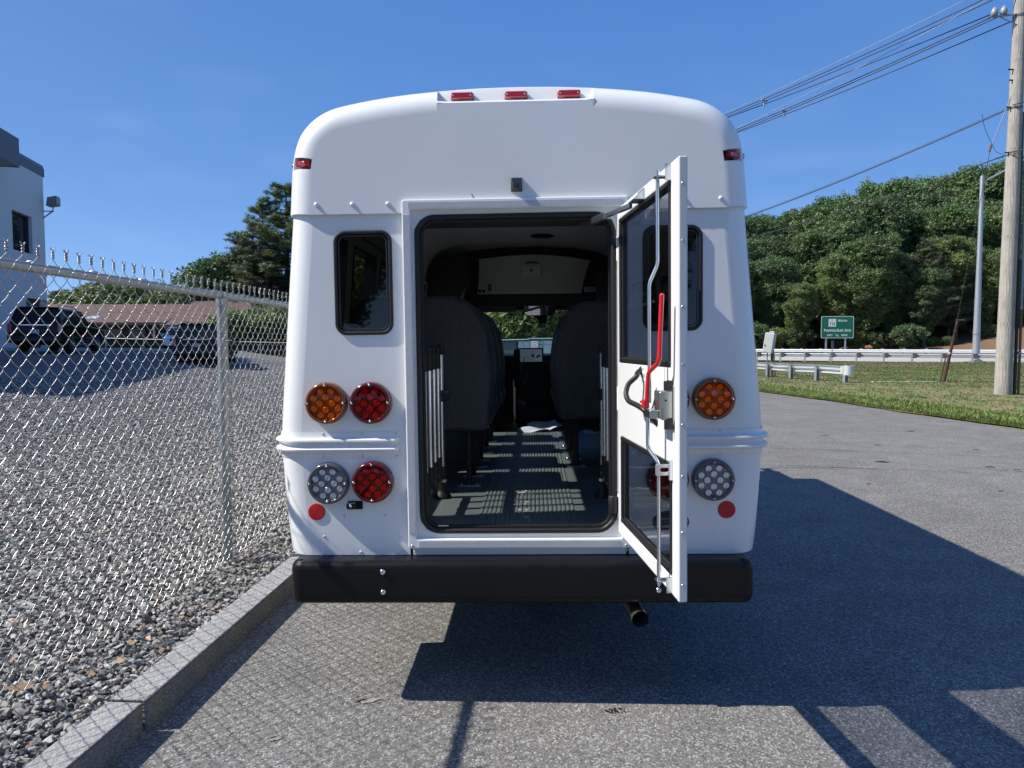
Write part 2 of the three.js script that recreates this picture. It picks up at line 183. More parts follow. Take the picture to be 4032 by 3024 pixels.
{ // loose crushed stone, near part as real stones
  seed(31); const variants = []; for (let k = 0; k < 5; k++) { const P = []; const n = 11 + k; for (let i = 0; i < n; i++) { const a = rnd() * TAU, c = rr(-1, 1), s = Math.sqrt(1 - c * c), r = rr(0.75, 1.1); P.push(V(Math.cos(a) * s * r, c * r * rr(0.5, 0.75), Math.sin(a) * s * r * rr(0.6, 1))); } const g = new ConvexGeometry(P); variants.push(g); }
  const mat = std([1, 1, 1], 0.85), lists = variants.map(() => []); const q = new THREE.Quaternion(), e = new THREE.Euler();
  const put = (x, z, s) => { const k = Math.floor(rnd() * 5), y = yardH(x, z) + rr(-0.02, 0.012); e.set(rr(-0.6, 0.6), rnd() * TAU, rr(-0.6, 0.6)); q.setFromEuler(e); lists[k].push([new THREE.Matrix4().compose(V(x, y, z), q, V(s * rr(0.8, 1.25), s * rr(0.7, 1.1), s)), rnd()]); };
  for (let z = -0.6; z > -30; ) { const near = z > -7.5, step = near ? 0.021 : 0.021 + 0.0048 * (-7.5 - z); const x0 = kerbX(z) - 0.165, x1 = Math.max(z * 0.80 - 0.6, x0 - 13); const left = near ? Math.min(x1, x0 - 2.2) : x1;
    for (let x = x0; x > left; x -= step * 1.25) { put(x + rr(-0.5, 0.5) * step * (x < x0 - 0.03 ? 1 : 0), z + rr(-0.6, 0.6) * step, (near ? rr(0.011, 0.026) : rr(0.012, 0.022) + step * 0.18) * (rnd() < 0.05 ? 1.45 : 1)); } z -= step * 1.15; }
  const stones = stuff(grp('crushed_stone')); tag(stones, 'loose grey crushed stone covering the yard behind the chain link fence', 'gravel');
  lists.forEach((L, k) => { const im = new THREE.InstancedMesh(variants[k], mat, L.length); L.forEach(([m, c], i) => { im.setMatrixAt(i, m); const b = c < 0.09 ? 0.46 : 0.085 + 0.25 * c; const t = hash(i, k, 3); im.setColorAt(i, t > 0.975 ? C3(b * 1.5, b * 1.1, b * 0.85) : C3(b * (0.99 + 0.08 * t), b * 1.0, b * (0.96 - 0.06 * t))); });
    im.name = 'stone'; im.castShadow = im.receiveShadow = true; stuff(im); stones.add(im); });
  console.log('stones', lists.reduce((a, l) => a + l.length, 0));
  // dry leaves
  const lm = [std([0.21, 0.14, 0.085], 0.85), std([0.32, 0.25, 0.17], 0.85), std([0.12, 0.07, 0.045], 0.85)]; const leafG = (() => { const s = new THREE.Shape(); const pts = [[0, -1], [0.25, -0.45], [0.75, -0.5], [0.5, -0.1], [0.95, 0.3], [0.4, 0.35], [0.3, 0.8], [0, 1.1], [-0.3, 0.75], [-0.45, 0.35], [-0.9, 0.35], [-0.5, -0.1], [-0.7, -0.5], [-0.2, -0.45]]; pts.forEach((p, i) => i ? s.lineTo(...p) : s.moveTo(...p)); const g = new THREE.ShapeGeometry(s).rotateX(-Math.PI / 2); const p = g.attributes.position; for (let i = 0; i < p.count; i++) p.setY(i, 0.35 * p.getX(i) ** 2 + 0.2 * p.getZ(i) ** 2); g.computeVertexNormals(); return g; })();
  seed(8); for (const [x, z, s] of [[-2.02, -2.86, 0.065], [-1.93, -2.86, 0.045], [-1.82, -3.0, 0.04], [-1.76, -3.12, 0.045], [-1.80, -3.3, 0.04], [-1.72, -3.62, 0.04], [-1.98, -3.9, 0.035], [-1.74, -4.62, 0.05], [-1.86, -3.5, 0.03], [-1.7, -4.1, 0.035], [-2.5, -4.5, 0.035], [-2.75, -5.3, 0.04], [-2.2, -4.2, 0.03], [-1.66, -3.28, 0.025], [-1.7, -2.75, 0.03]]) {
    const m = add('dry_leaf', leafG, lm[Math.floor(rnd() * 3)]); m.position.set(x, yardH(x, z) + 0.032, z); m.rotation.set(rr(-0.4, 0.4), rnd() * TAU, rr(-0.4, 0.4)); m.scale.set(s * rr(0.5, 0.75), s * rr(0.8, 1.6), s * rr(0.6, 0.9)); tag(m, 'curled brown dry leaf lying on the crushed stone near the kerb', 'leaf', 'dry leaves on the gravel'); }
}
{ // grass blades, near and far
  seed(91); const blades = []; for (let k = 0; k < 7; k++) { const a = rnd() * TAU, l = rr(0.5, 1), w = 0.05, bx = Math.cos(a) * 0.25 * rnd(), bz = Math.sin(a) * 0.25 * rnd(), tx = bx + Math.cos(a) * l * 0.5, tz = bz + Math.sin(a) * l * 0.5, px = -Math.sin(a) * w, pz = Math.cos(a) * w;
    const g = new THREE.BufferGeometry(); g.setAttribute('position', new THREE.Float32BufferAttribute([bx - px, 0, bz - pz, bx + px, 0, bz + pz, (bx + tx) / 2 + px, l * 0.65, (bz + tz) / 2 + pz, bx - px, 0, bz - pz, (bx + tx) / 2 + px, l * 0.65, (bz + tz) / 2 + pz, (bx + tx) / 2 - px, l * 0.65, (bz + tz) / 2 - pz, (bx + tx) / 2 - px, l * 0.65, (bz + tz) / 2 - pz, (bx + tx) / 2 + px, l * 0.65, (bz + tz) / 2 + pz, tx, l * 0.95, tz], 3)); g.computeVertexNormals(); blades.push(cleanG(g)); }
  const tuft = mergeGeometries(blades), mat = phys([1, 1, 1], 0.75, { transmission: 0.25, thickness: 0 }); const L = []; const q = new THREE.Quaternion();
  const put = (x, z, s, c) => { q.setFromAxisAngle(_up, rnd() * TAU); L.push([new THREE.Matrix4().compose(V(x, 0.03 + 0.05 * sstep(0, 1.2, x - edgeX(z)), z), q, V(s * 1.2, s, s * 1.2)), c]); };
  for (let k = 0; k < 9000; k++) { const z = -11 - 22 * Math.pow(rnd(), 1.2), x = edgeX(z) + 0.0 + Math.pow(rnd(), 1.5) * 1.3; put(x, z, rr(0.05, 0.14) * (0.6 + 0.8 * noise(z * 0.6, 8)), C3(rr(0.13, 0.20), rr(0.19, 0.26), rr(0.03, 0.05))); }
  for (let k = 0; k < 85000; k++) { const z = -11 - 50 * Math.pow(rnd(), 0.8), x = edgeX(z) + Math.pow(rnd(), 0.8) * (-z * 0.8 + 2); const n = fbm(x * 0.45, z * 0.45 + 30, 4), far = clamp((-z - 11) / 50, 0, 1), dry = n > 0.45 + 0.15 * (rnd() - 0.5); if (dry && rnd() < 0.55) continue; const b = rr(0.75, 1.25);
    put(x, z, rr(0.04, 0.09) * (1 + far * 0.9), dry ? C3(0.17 * b, 0.14 * b, 0.075 * b) : C3((0.095 + 0.07 * n) * b, (0.140 + 0.06 * n) * b, 0.036 * b)); }
  for (let k = 0; k < 500; k++) { const z = -13 - 35 * rnd(), x = edgeX(z) + 1 + rnd() * -z * 0.7; for (let m = 0; m < 5; m++) put(x + rr(-0.2, 0.2), z + rr(-0.2, 0.2), rr(0.08, 0.16), C3(rr(0.1, 0.16), rr(0.2, 0.28), 0.05)); }
  const im = new THREE.InstancedMesh(tuft, mat, L.length); L.forEach(([m, c], i) => { im.setMatrixAt(i, m); im.setColorAt(i, c); }); im.name = 'grass'; im.castShadow = im.receiveShadow = true; tag(stuff(im), 'patchy green and straw coloured grass on the roadside verge', 'grass'); scene.add(im);
}
// ---------------------------------------------------------------- the white minibus
const bus = grp('bus'); bus.position.set(0.0445, 0, -3.05); bus.rotation.set(0, -0.03, 0.0125);
tag(bus, 'white minibus seen from behind with its rear emergency door swung open', 'bus');
const paintBump = tex(256, (u, v) => fbm(u * 6, v * 6, 4, 6, 201), false);
const paint = phys([0.79, 0.80, 0.79], 0.32, { clearcoat: 0.5, clearcoatRoughness: 0.12, bumpMap: paintBump, bumpScale: 0.0006 });
const paintIn = std([0.58, 0.58, 0.56], 0.45), rubber = std([0.008, 0.008, 0.009], 0.5), blackP = phys([0.008, 0.008, 0.009], 0.34, { specularIntensity: 0.45, bumpMap: fineBump, bumpScale: 0.0004 });
const chrome = std([0.72, 0.73, 0.74], 0.18, 1), zinc = std([0.62, 0.66, 0.68], 0.28, 1), alu = std([0.72, 0.72, 0.72], 0.25, 1), darkTrim = std([0.018, 0.019, 0.021], 0.6), steelDark = std([0.05, 0.05, 0.05], 0.45, 0.6);
const tint = pane([0.42, 0.44, 0.46]), tintSide = pane([0.8, 0.82, 0.82]), rearTint = pane([0.14, 0.15, 0.16]), clearGlass = pane([0.86, 0.93, 0.90]);
const Wy = new THREE.CatmullRomCurve3([V(1.02, 0.60, 0), V(1.035, 0.66, 0), V(1.058, 0.92, 0), V(1.068, 1.13, 0), V(1.060, 1.28, 0), V(1.022, 1.73, 0), V(0.990, 2.10, 0), V(0.985, 2.16, 0)]);
const wTab = Wy.getPoints(200); const wid = y => { for (let i = 1; i < wTab.length; i++) if (wTab[i].y >= y) { const a = wTab[i - 1], b = wTab[i]; return lerp(a.x, b.x, (y - a.y) / (b.y - a.y)); } return 0.985; };
const RC = 0.12, LEN = 4.85, Yb = 0.642, Yt = 2.15;
const ysList = [Yb, 0.68, 0.74, 0.80, 0.87, 0.94, 1.02, 1.08, 1.13, 1.18, 1.24, 1.30, 1.40, 1.50, 1.60, 1.70, 1.80, 1.90, 2.0, 2.08, Yt];
const winZ = [[-0.225, -0.79], [-0.925, -1.49], [-1.625, -2.19], [-2.325, -2.89], [-3.025, -3.59]], winY = [1.30, 2.12];
for (const s of [-1, 1]) { // side skin with the rounded rear corner; window openings left open
  const ys = [...ysList.filter(y => y < 1.25 || y > 2.13), 1.30, 1.5, 1.71, 1.9, 2.12].sort((a, b) => a - b); const zl = [-LEN]; for (const [a, b] of [...winZ].reverse()) zl.push(b, (a + b) / 2, a); zl.push(-RC);
  const na = 10, cols = zl.length + na; const fn = (i, j) => { const y = ys[j], w = wid(y); if (i < zl.length) return V(s * w, y, zl[i]); const a = (i - zl.length + 1) / na * Math.PI / 2; return V(s * (w - RC + RC * Math.cos(a)), y, -RC + RC * Math.sin(a)); };
  const isWin = (i, j) => i > 0 && i < zl.length - 1 && ((i - 1) % 3 !== 2) && ys[j] >= 1.29 && ys[j + 1] <= 2.125;
  add('side_wall', gridG(cols - 1, ys.length - 1, fn, isWin), paint, bus);
  const inner = gridG(zl.length - 1, ys.length - 1, (i, j) => V(s * (wid(ys[j]) - 0.06), ys[j], i === zl.length - 1 ? -0.05 : zl[i]), isWin); add('inner_wall', inner, paintIn, bus);
  for (const [a, b] of winZ) { const g = grp('side_window', bus); const w = (wid(1.71)), sl = (wid(1.30) - wid(2.12)) / 0.82; const place = geo => geo.rotateY(Math.PI / 2).applyMatrix4(new THREE.Matrix4().makeShear(0, 0, -s * sl, 0, 0, 0));
    const G0 = geo => { geo.rotateY(-Math.PI / 2); const p = geo.attributes.position; for (let i = 0; i < p.count; i++) p.setX(i, p.getX(i) + s * (wid(clamp(p.getY(i), 0.65, 2.15)) - 0.03)); geo.computeVertexNormals(); return geo; };
    const f = rrect(b, 1.30, a, 2.12, 0.002); f.holes.push(hole(b + 0.018, 1.318, a - 0.018, 2.102, 0.03)); add('frame', G0(ext(f, 0.07, -0.035)), darkTrim, g); add('middle_rail', G0(box(a - b - 0.03, 0.034, 0.03, (a + b) / 2, 1.705, 0)), darkTrim, g);
    add('pane', G0(new THREE.PlaneGeometry(a - b - 0.03, 0.79, 1, 6).translate((a + b) / 2, 1.71, 0)), tintSide, g); }
}
// flat rear panels either side of the door, sill panel under it
const doorO = { x0: -0.484, x1: 0.474, y0: 0.676, y1: 2.170 };
for (const s of [-1, 1]) { const sh = new THREE.Shape(); const inX = s < 0 ? doorO.x0 + 0.004 : doorO.x1 - 0.004; const edge = ysList.map(y => [s * (wid(y) - RC), y]); sh.moveTo(inX, Yb); edge.forEach(p => sh.lineTo(p[0], p[1])); sh.lineTo(inX, Yt); sh.closePath();
  const wx0 = s < 0 ? -0.785 : 0.533, wx1 = s < 0 ? -0.533 : 0.785; sh.holes.push(hole(wx0 + 0.004, 1.607, wx1 - 0.004, 2.045, 0.045));
  add('rear_panel', new THREE.ShapeGeometry(sh, 8), paint, bus);
  const w = grp('rear_window', bus); add('rubber_frame', ring(wx0, 1.603, wx1, 2.049, 0.05, 0.016, 0.030, -0.022, 0.005), rubber, w); add('inner_frame', ring(wx0 + 0.019, 1.622, wx1 - 0.019, 2.03, 0.034, 0.008, 0.012, -0.008, 0.003), phys([0.02, 0.02, 0.02], 0.3), w); add('pane', new THREE.ShapeGeometry(rrect(wx0 + 0.012, 1.615, wx1 - 0.012, 2.037, 0.04), 6).translate(0, 0, 0.002), rearTint, w);
}
add('sill_panel', new THREE.PlaneGeometry(doorO.x1 - doorO.x0 - 0.03, 0.036).translate(-0.005, 0.66, -0.001), paint, bus);
add('inner_rear_wall', (() => { const sh = new THREE.Shape(); sh.moveTo(-0.97, 0.7); sh.lineTo(0.97, 0.7); sh.lineTo(0.93, 2.2); sh.lineTo(0.8, 2.45); sh.lineTo(-0.8, 2.45); sh.lineTo(-0.93, 2.2); sh.closePath(); sh.holes.push(hole(-0.44, 0.74, 0.425, 2.115, 0.07), hole(-0.78, 1.61, -0.54, 2.04, 0.03), hole(0.54, 1.61, 0.78, 2.04, 0.03)); return new THREE.ShapeGeometry(sh).translate(0, 0, -0.05); })(), paintIn, bus);
// ---- roof with its moulded rear cap
{ const half = [[0.994, 2.128], [0.992, 2.15], [0.985, 2.25], [0.977, 2.34], [0.962, 2.415], [0.935, 2.478], [0.880, 2.538], [0.805, 2.581], [0.68, 2.610], [0.52, 2.634], [0.345, 2.650], [0.17, 2.659], [0, 2.662]];
  const crv = new THREE.CatmullRomCurve3(half.map(p => V(p[0], p[1], 0)), false, 'centripetal'); const hp = []; const NT = 60; for (let i = 0; i <= NT; i++) hp.push(crv.getPoint(i / NT));
  // exact rows where the notches begin and end
  const P = []; const addRow = p => P.push(p); const nt0 = 2.318, nt1 = 2.372, nx = 0.332; const at = (f) => { for (let i = 1; i < hp.length; i++) { const a = f(hp[i - 1]), b = f(hp[i]); if (a * b <= 0) { const t = a / (a - b); return hp[i - 1].clone().lerp(hp[i], t); } } };
  const cuts = [at(p => p.y - nt0), at(p => p.y - nt1), at(p => p.x - nx)]; const all = hp.concat(cuts).sort((a, b) => (a.y - b.y) || (b.x - a.x)).filter((p, i, A) => !i || p.distanceTo(A[i - 1]) > 1e-4);
  const left = all.map(p => V(-p.x, p.y, 0)); const prof = left.concat(all.slice(0, -1).reverse()); const n = prof.length;
  const nrm = prof.map((p, i) => { const a = prof[Math.max(0, i - 1)], b = prof[Math.min(n - 1, i + 1)], t = b.clone().sub(a).normalize(); return V(-t.y, t.x, 0); }); // outward
  const R = 0.11, na = 10, ex = 0.010; const inMark = p => p.y > nt0 - 1e-4 && p.y < nt1 + 1e-4, inTop = p => Math.abs(p.x) < nx + 1e-4 && p.y > 2.5;
  const pt = (i, c) => { const p = prof[i], q = nrm[i]; if (c === 0) return V(p.x, p.y, -LEN - 0.05); if (c <= na + 1) { const a = (c - 1) / na * Math.PI / 2, ins = R * (1 - Math.cos(a)); return V(p.x - q.x * ins, p.y - q.y * ins, -R + R * Math.sin(a) + 0.012); } return V(p.x - q.x * (R + ex), p.y - q.y * (R + ex), 0.012); };
  const quads = []; const Q = (a, b, c, d) => quads.push(a, b, c, a, c, d);
  const off = (v, i, d) => V(v.x - nrm[i].x * d, v.y - nrm[i].y * d * 0.3, v.z - d * 0.9);
  for (let i = 0; i < n - 1; i++) { const mk = inMark(prof[i]) && inMark(prof[i + 1]), tp = inTop(prof[i]) && inTop(prof[i + 1]); for (let c = 0; c < na + 2; c++) { if (tp && c >= 1) continue; if (mk && c >= 5 && c <= na) { // corner recess for the clearance lamp
        Q(off(pt(i, c), i, 0.045), off(pt(i, c + 1), i, 0.045), off(pt(i + 1, c + 1), i + 1, 0.045), off(pt(i + 1, c), i + 1, 0.045));
        if (c === 5) Q(pt(i, c), off(pt(i, c), i, 0.045), off(pt(i + 1, c), i + 1, 0.045), pt(i + 1, c)); if (c === na) Q(off(pt(i, c + 1), i, 0.045), pt(i, c + 1), pt(i + 1, c + 1), off(pt(i + 1, c + 1), i + 1, 0.045));
        continue; } Q(pt(i, c), pt(i, c + 1), pt(i + 1, c + 1), pt(i + 1, c)); }
    for (const [k, first] of [[i, true], [i + 1, false]]) { const other = first ? prof[i - 1] : prof[i + 2]; if (mk && !(other && inMark(other))) for (let c = 5; c <= na; c++) Q(pt(k, c), pt(k, c + 1), off(pt(k, c + 1), k, 0.045), off(pt(k, c), k, 0.045)); } }
  // face of the cap inside the rim, with a straight ledge under the top recess
  const inner = prof.map((p, i) => pt(i, na + 2)), ledY = 2.582; const fp = []; const FQ = (x0, x1, y0, X0, X1, y1) => fp.push(x0, y0, 0.012, x1, y0, 0.012, X1, y1, 0.012, x0, y0, 0.012, X1, y1, 0.012, X0, y1, 0.012);
  const rowsL = []; for (let i = 0; i < n; i++) { if (prof[i].x > -nx + 1e-3) break; const q = inner[i]; if (rowsL.length && q.y <= rowsL[rowsL.length - 1][1] + 1e-5) continue; rowsL.push([q.x, q.y]); }
  const hy = 2.168; const rows2 = []; rowsL.forEach((r, k) => { if (k && rowsL[k - 1][1] < hy && r[1] >= hy) rows2.push([lerp(rowsL[k - 1][0], r[0], (hy - rowsL[k - 1][1]) / (r[1] - rowsL[k - 1][1])), hy]); rows2.push(r); }); rows2.push([-nx, ledY - 0.011]);
  for (let k = 0; k < rows2.length - 1; k++) { const [xa, ya] = rows2[k], [xb, yb] = rows2[k + 1]; if (yb <= hy + 1e-6) { FQ(xa, doorO.x0, ya, xb, doorO.x0, yb); FQ(doorO.x1, -xa, ya, doorO.x1, -xb, yb); } else FQ(xa, -xa, ya, xb, -xb, yb); }
  const faceG = new THREE.BufferGeometry(); faceG.setAttribute('position', new THREE.Float32BufferAttribute(fp, 3)); faceG.computeVertexNormals();
  // the recess itself: rounded lip, ledge, back wall, cheeks, roof edge
  const zb = -0.055, topY = x => { for (let i = 1; i < n; i++) if (prof[i].x >= x) return lerp(prof[i - 1].y, prof[i].y, (x - prof[i - 1].x) / (prof[i].x - prof[i - 1].x)); }; const xs = []; for (let k = 0; k <= 14; k++) xs.push(lerp(-nx, nx, k / 14));
  const yl = x => ledY - 0.012 + (Math.abs(x) > nx - 0.03 ? 0.004 : 0);
  const sec = x => [V(x, yl(x), 0.012), V(x, yl(x) + 0.006, 0.009), V(x, yl(x) + 0.010, 0.002), V(x, yl(x) + 0.012, -0.01), V(x, yl(x) + 0.013, zb + 0.008), V(x, yl(x) + 0.018, zb), V(x, topY(x) - 0.012, zb - 0.008), V(x, topY(x) - 0.004, zb - 0.013), V(x, topY(x), zb - 0.025), V(x, topY(x), -R + 0.013)];
  for (let k = 0; k < 14; k++) { const a = sec(xs[k]), b = sec(xs[k + 1]); for (let m = 0; m < a.length - 1; m++) Q(a[m], a[m + 1], b[m + 1], b[m]); }
  for (const s of [-1, 1]) { const i0 = prof.findIndex(p => Math.abs(p.x - s * nx) < 1e-3); for (let c = 1; c < na + 2; c++) { const a = pt(i0, c), b = pt(i0, c + 1); const ta = V(a.x, yl(a.x), clamp(a.z, zb, 0.012)), tb = V(b.x, yl(b.x), clamp(b.z, zb, 0.012)); Q(a, b, tb, ta); } }
  const pos = []; for (const v of quads) pos.push(v.x, v.y, v.z); let g = new THREE.BufferGeometry(); g.setAttribute('position', new THREE.Float32BufferAttribute(pos, 3)); g.setAttribute('uv', new THREE.Float32BufferAttribute(new Float32Array(pos.length / 3 * 2), 2)); g.computeVertexNormals(); const fg = faceG;
  g.deleteAttribute('normal'); g = toCreasedNormals(mergeVertices(g, 1e-4), 0.62); g = mergeGeometries([cleanG(g), cleanG(fg)]); uvPlanar(g, (x, y, z) => [x * 0.7, (y - z) * 0.7]); add('roof_cap', g, paint, bus);
  // thin lower lip of the cap
  const lip = []; const lipP = prof.map((p, i) => p); for (const s of [-1, 1]) { const pts = []; const k = s < 0 ? 0 : n - 1; for (let c = 0; c <= na + 2; c++) { const v = pt(k, c); pts.push(V(v.x, 2.128, v.z)); } pts.push(V(s < 0 ? doorO.x0 : doorO.x1, 2.128, 0.012)); const g2 = gridG(pts.length - 1, 1, (i, j) => j ? V(pts[i].x * (1 - 0.014), 2.128, pts[i].z - (i > 3 ? 0.014 : 0.004)) : pts[i]); add('cap_lip', g2, paint, bus); }
  // ceiling liner
  add('ceiling', gridG(n - 1, 1, (i, j) => V(prof[i].x * 0.955, prof[i].y - 0.11 * (prof[i].y > 2.3 ? 1 : 0.2), j ? -LEN : -0.05)), std([0.62, 0.62, 0.60], 0.3), bus);
  // clearance lamps
  const red = phys([0.42, 0.006, 0.012], 0.12, { clearcoat: 1, clearcoatRoughness: 0.05 }), redD = phys([0.12, 0.004, 0.006], 0.3);
  for (const x of [-0.226, 0.004, 0.230]) { const L = grp('marker_lamp', bus); L.position.set(x, 2.616, zb + 0.014); add('lens', new RoundedBoxGeometry(0.094, 0.027, 0.026, 3, 0.007), red, L); add('base', box(0.098, 0.03, 0.012, 0, 0, -0.012, 0.004), redD, L); for (const q of [-1, 1]) add('screw', latheZ([[0, 0.002], [0.0035, 0.0015], [0.004, 0]], 8).translate(q * 0.037, 0, 0.0125), zinc, L); }
  for (const s of [-1, 1]) { const L = grp('marker_lamp', bus); L.position.set(s * 0.922, 2.343, -0.052); L.rotation.set(0, s * 0.66, 0); add('lens', new RoundedBoxGeometry(0.10, 0.024, 0.03, 3, 0.006).translate(0, 0, 0.012), red, L); add('base', box(0.108, 0.030, 0.014, 0, -0.002, -0.008, 0.004), redD, L); for (const q of [-1, 1]) add('screw', latheZ([[0, 0.002], [0.0035, 0.0015], [0.004, 0]], 8).translate(q * 0.038, 0, 0.0265), zinc, L); }
}
// ---- door surround
{ const f = grp('door_frame', bus); const hc = tex(256, (u, v) => { const a = Math.abs(((u + v) * 16) % 1 - 0.5), b = Math.abs(((u - v + 4) * 16) % 1 - 0.5), m = Math.max(a, b); const q = m > 0.40 ? 0.62 : 0.40 + 0.12 * noise(u * 16, v * 16, 16, 5); return [q * 0.97, q, q * 1.05]; });
  const stripM = phys([1, 1, 1], 0.3, { map: hc, clearcoat: 0.7, clearcoatRoughness: 0.1 }); const fr = new THREE.Shape(); rrect(doorO.x0, doorO.y0, doorO.x1, doorO.y1, 0.012, fr); fr.holes.push(hole(-0.447, 0.718, 0.437, 2.127, 0.006)); add('surround', ext(fr, 0.034, -0.004, 0.005), paint, f);
  const jamb = new THREE.Shape(); rrect(-0.455, 0.70, 0.445, 2.135, 0.004, jamb); jamb.holes.push(hole(-0.424, 0.748, 0.409, 2.098, 0.075)); add('jamb', ext(jamb, 0.012, -0.006, 0.002, 10), paint, f);
  const strip = (w, h, x, y) => add('reflective_strip', uvPlanar(box(w, h, 0.002, x, y, 0.0312), (a, b) => [a * 7, b * 7]), stripM, f);
  strip(0.0255, 1.36, -0.4655, 1.425); strip(0.0255, 1.36, 0.4555, 1.425); strip(0.90, 0.0255, -0.005, 2.1445); strip(0.862, 0.0275, -0.005, 0.697);
  const rv = latheZ([[0, 0.004], [0.003, 0.0038], [0.0055, 0.002], [0.006, 0]], 10); for (const [x, y] of [[-0.466, 0.69], [0.455, 0.69]]) add('screw', rv.clone().translate(x, y, 0.030), zinc, f);
  const P = []; const s2 = rrect(-0.424, 0.748, 0.409, 2.098, 0.075).getPoints(10); const pts = s2.map((p, i) => V(p.x + 0.006 * (noise(i * 0.4, 2) - 0.5), p.y + (p.y > 2.09 ? 0.006 * Math.sin(p.x * 9) : 0), 0.004)); pts.pop();
  const cur = new THREE.CatmullRomCurve3(pts, true, 'centripetal'); add('rubber_seal', new THREE.TubeGeometry(cur, 240, 0.0125, 8, true), rubber, f);
  const fl = ring(-0.420, 0.752, 0.405, 2.094, 0.072, 0.016, 0.03, -0.035, 0.003); add('seal_flange', fl, rubber, f);
  for (const y of [0.768, 2.085]) add('latch_strike', box(0.046, 0.004, 0.01, -0.335, y, -0.01), zinc, f);
  // curved rubber hinge cover at the foot of the door
  add('hinge_cover', poly([V(0.402, 0.83, 0.02), V(0.402, 0.90, 0.02)], 0.022, 14), rubber, f);
}
// ---- bolts and rivets on the skin
const boltG = latheZ([[0, 0.006], [0.004, 0.006], [0.0055, 0.0045], [0.009, 0.003], [0.0095, 0]], 14), rivG = latheZ([[0, 0.0028], [0.003, 0.0026], [0.0055, 0.001], [0.006, 0]], 12), dotG = latheZ([[0, 0.001], [0.0026, 0.001], [0.0026, 0.0035], [0.006, 0.0025], [0.0065, 0]], 12);
for (const [x, y] of [[-0.851, 2.159], [-0.697, 2.158], [-0.545, 2.157], [0.704, 2.157], [0.857, 2.155], [0.552, 2.157]]) add('bolt', boltG, paint, bus).position.set(x, y, 0.012);
for (const [x, y] of [[-0.859, 0.725], [-0.692, 0.726], [-0.525, 0.727], [-0.864, 0.652], [-0.699, 0.655], [-0.529, 0.656], [-0.46, 0.658], [0.46, 0.66], [0.83, 0.735], [0.83, 0.655]]) add('rivet', rivG, paint, bus).position.set(x, y, 0.0);
for (const [x, y] of [[-0.768, 0.816], [-0.589, 0.818]]) add('screw', dotG, zinc, bus).position.set(x, y, 0);
// ---- rub rails
for (const s of [-1, 1]) { const r = grp('rub_rail', bus); const xe = s < 0 ? -0.520 : 0.520; const path = [V(xe, 0, 0)]; const w = wid(1.13); path.push(V(s * (w - RC) * 0.75, 0, 0)); const xa = s * (w - RC); for (let k = 0; k <= 10; k++) { const a = k / 10 * Math.PI / 2; path.push(V(xa + s * RC * Math.sin(a), 0, -RC + RC * Math.cos(a))); } path.push(V(s * w, 0, -1.2), V(s * w, 0, -LEN));
  const nor = path.map((p, i) => i < 2 ? V(0, 0, 1) : i > 12 ? V(s, 0, 0) : V(s * Math.sin((i - 2) / 10 * Math.PI / 2), 0, Math.cos((i - 2) / 10 * Math.PI / 2)));
  const sect = [[1.074, 0.001], [1.074, 0.004], [1.090, 0.005], [1.098, 0.008], [1.1005, 0.020], [1.105, 0.026], [1.111, 0.027], [1.116, 0.022], [1.119, 0.010], [1.124, 0.006], [1.133, 0.006], [1.138, 0.010], [1.141, 0.022], [1.146, 0.027], [1.152, 0.026], [1.1565, 0.020], [1.159, 0.008], [1.167, 0.005], [1.182, 0.004], [1.182, 0.001]];
  const end = p => Math.abs(p.x - xe); const g = gridG(path.length, sect.length - 1, (i, j) => { let ii = i === 0 ? 0 : i === 1 ? -1 : i - 1; let p, nn, k = 1; if (ii === 0) { p = path[0]; nn = nor[0]; k = 0.15; } else if (ii === -1) { p = V(xe + s * 0.016, 0, 0); nn = nor[0]; } else { p = path[ii]; nn = nor[ii]; } const d = sect[j][1] * (sect[j][1] > 0.007 ? k : 1); return V(p.x + nn.x * d, sect[j][0], p.z + nn.z * d); });
  add('rail', toCreasedNormals(g, 0.7), paint, r); for (const x of s < 0 ? [-0.85, -0.68, -0.53] : [0.62, 0.72, 0.86]) for (const y of [1.080, 1.175]) add('screw', dotG, zinc, r).position.set(x, y, 0.0035);
  add('end_plate', box(0.004, 0.108, 0.003, xe - s * 0.002, 1.128, 0.0025), paint, r); }
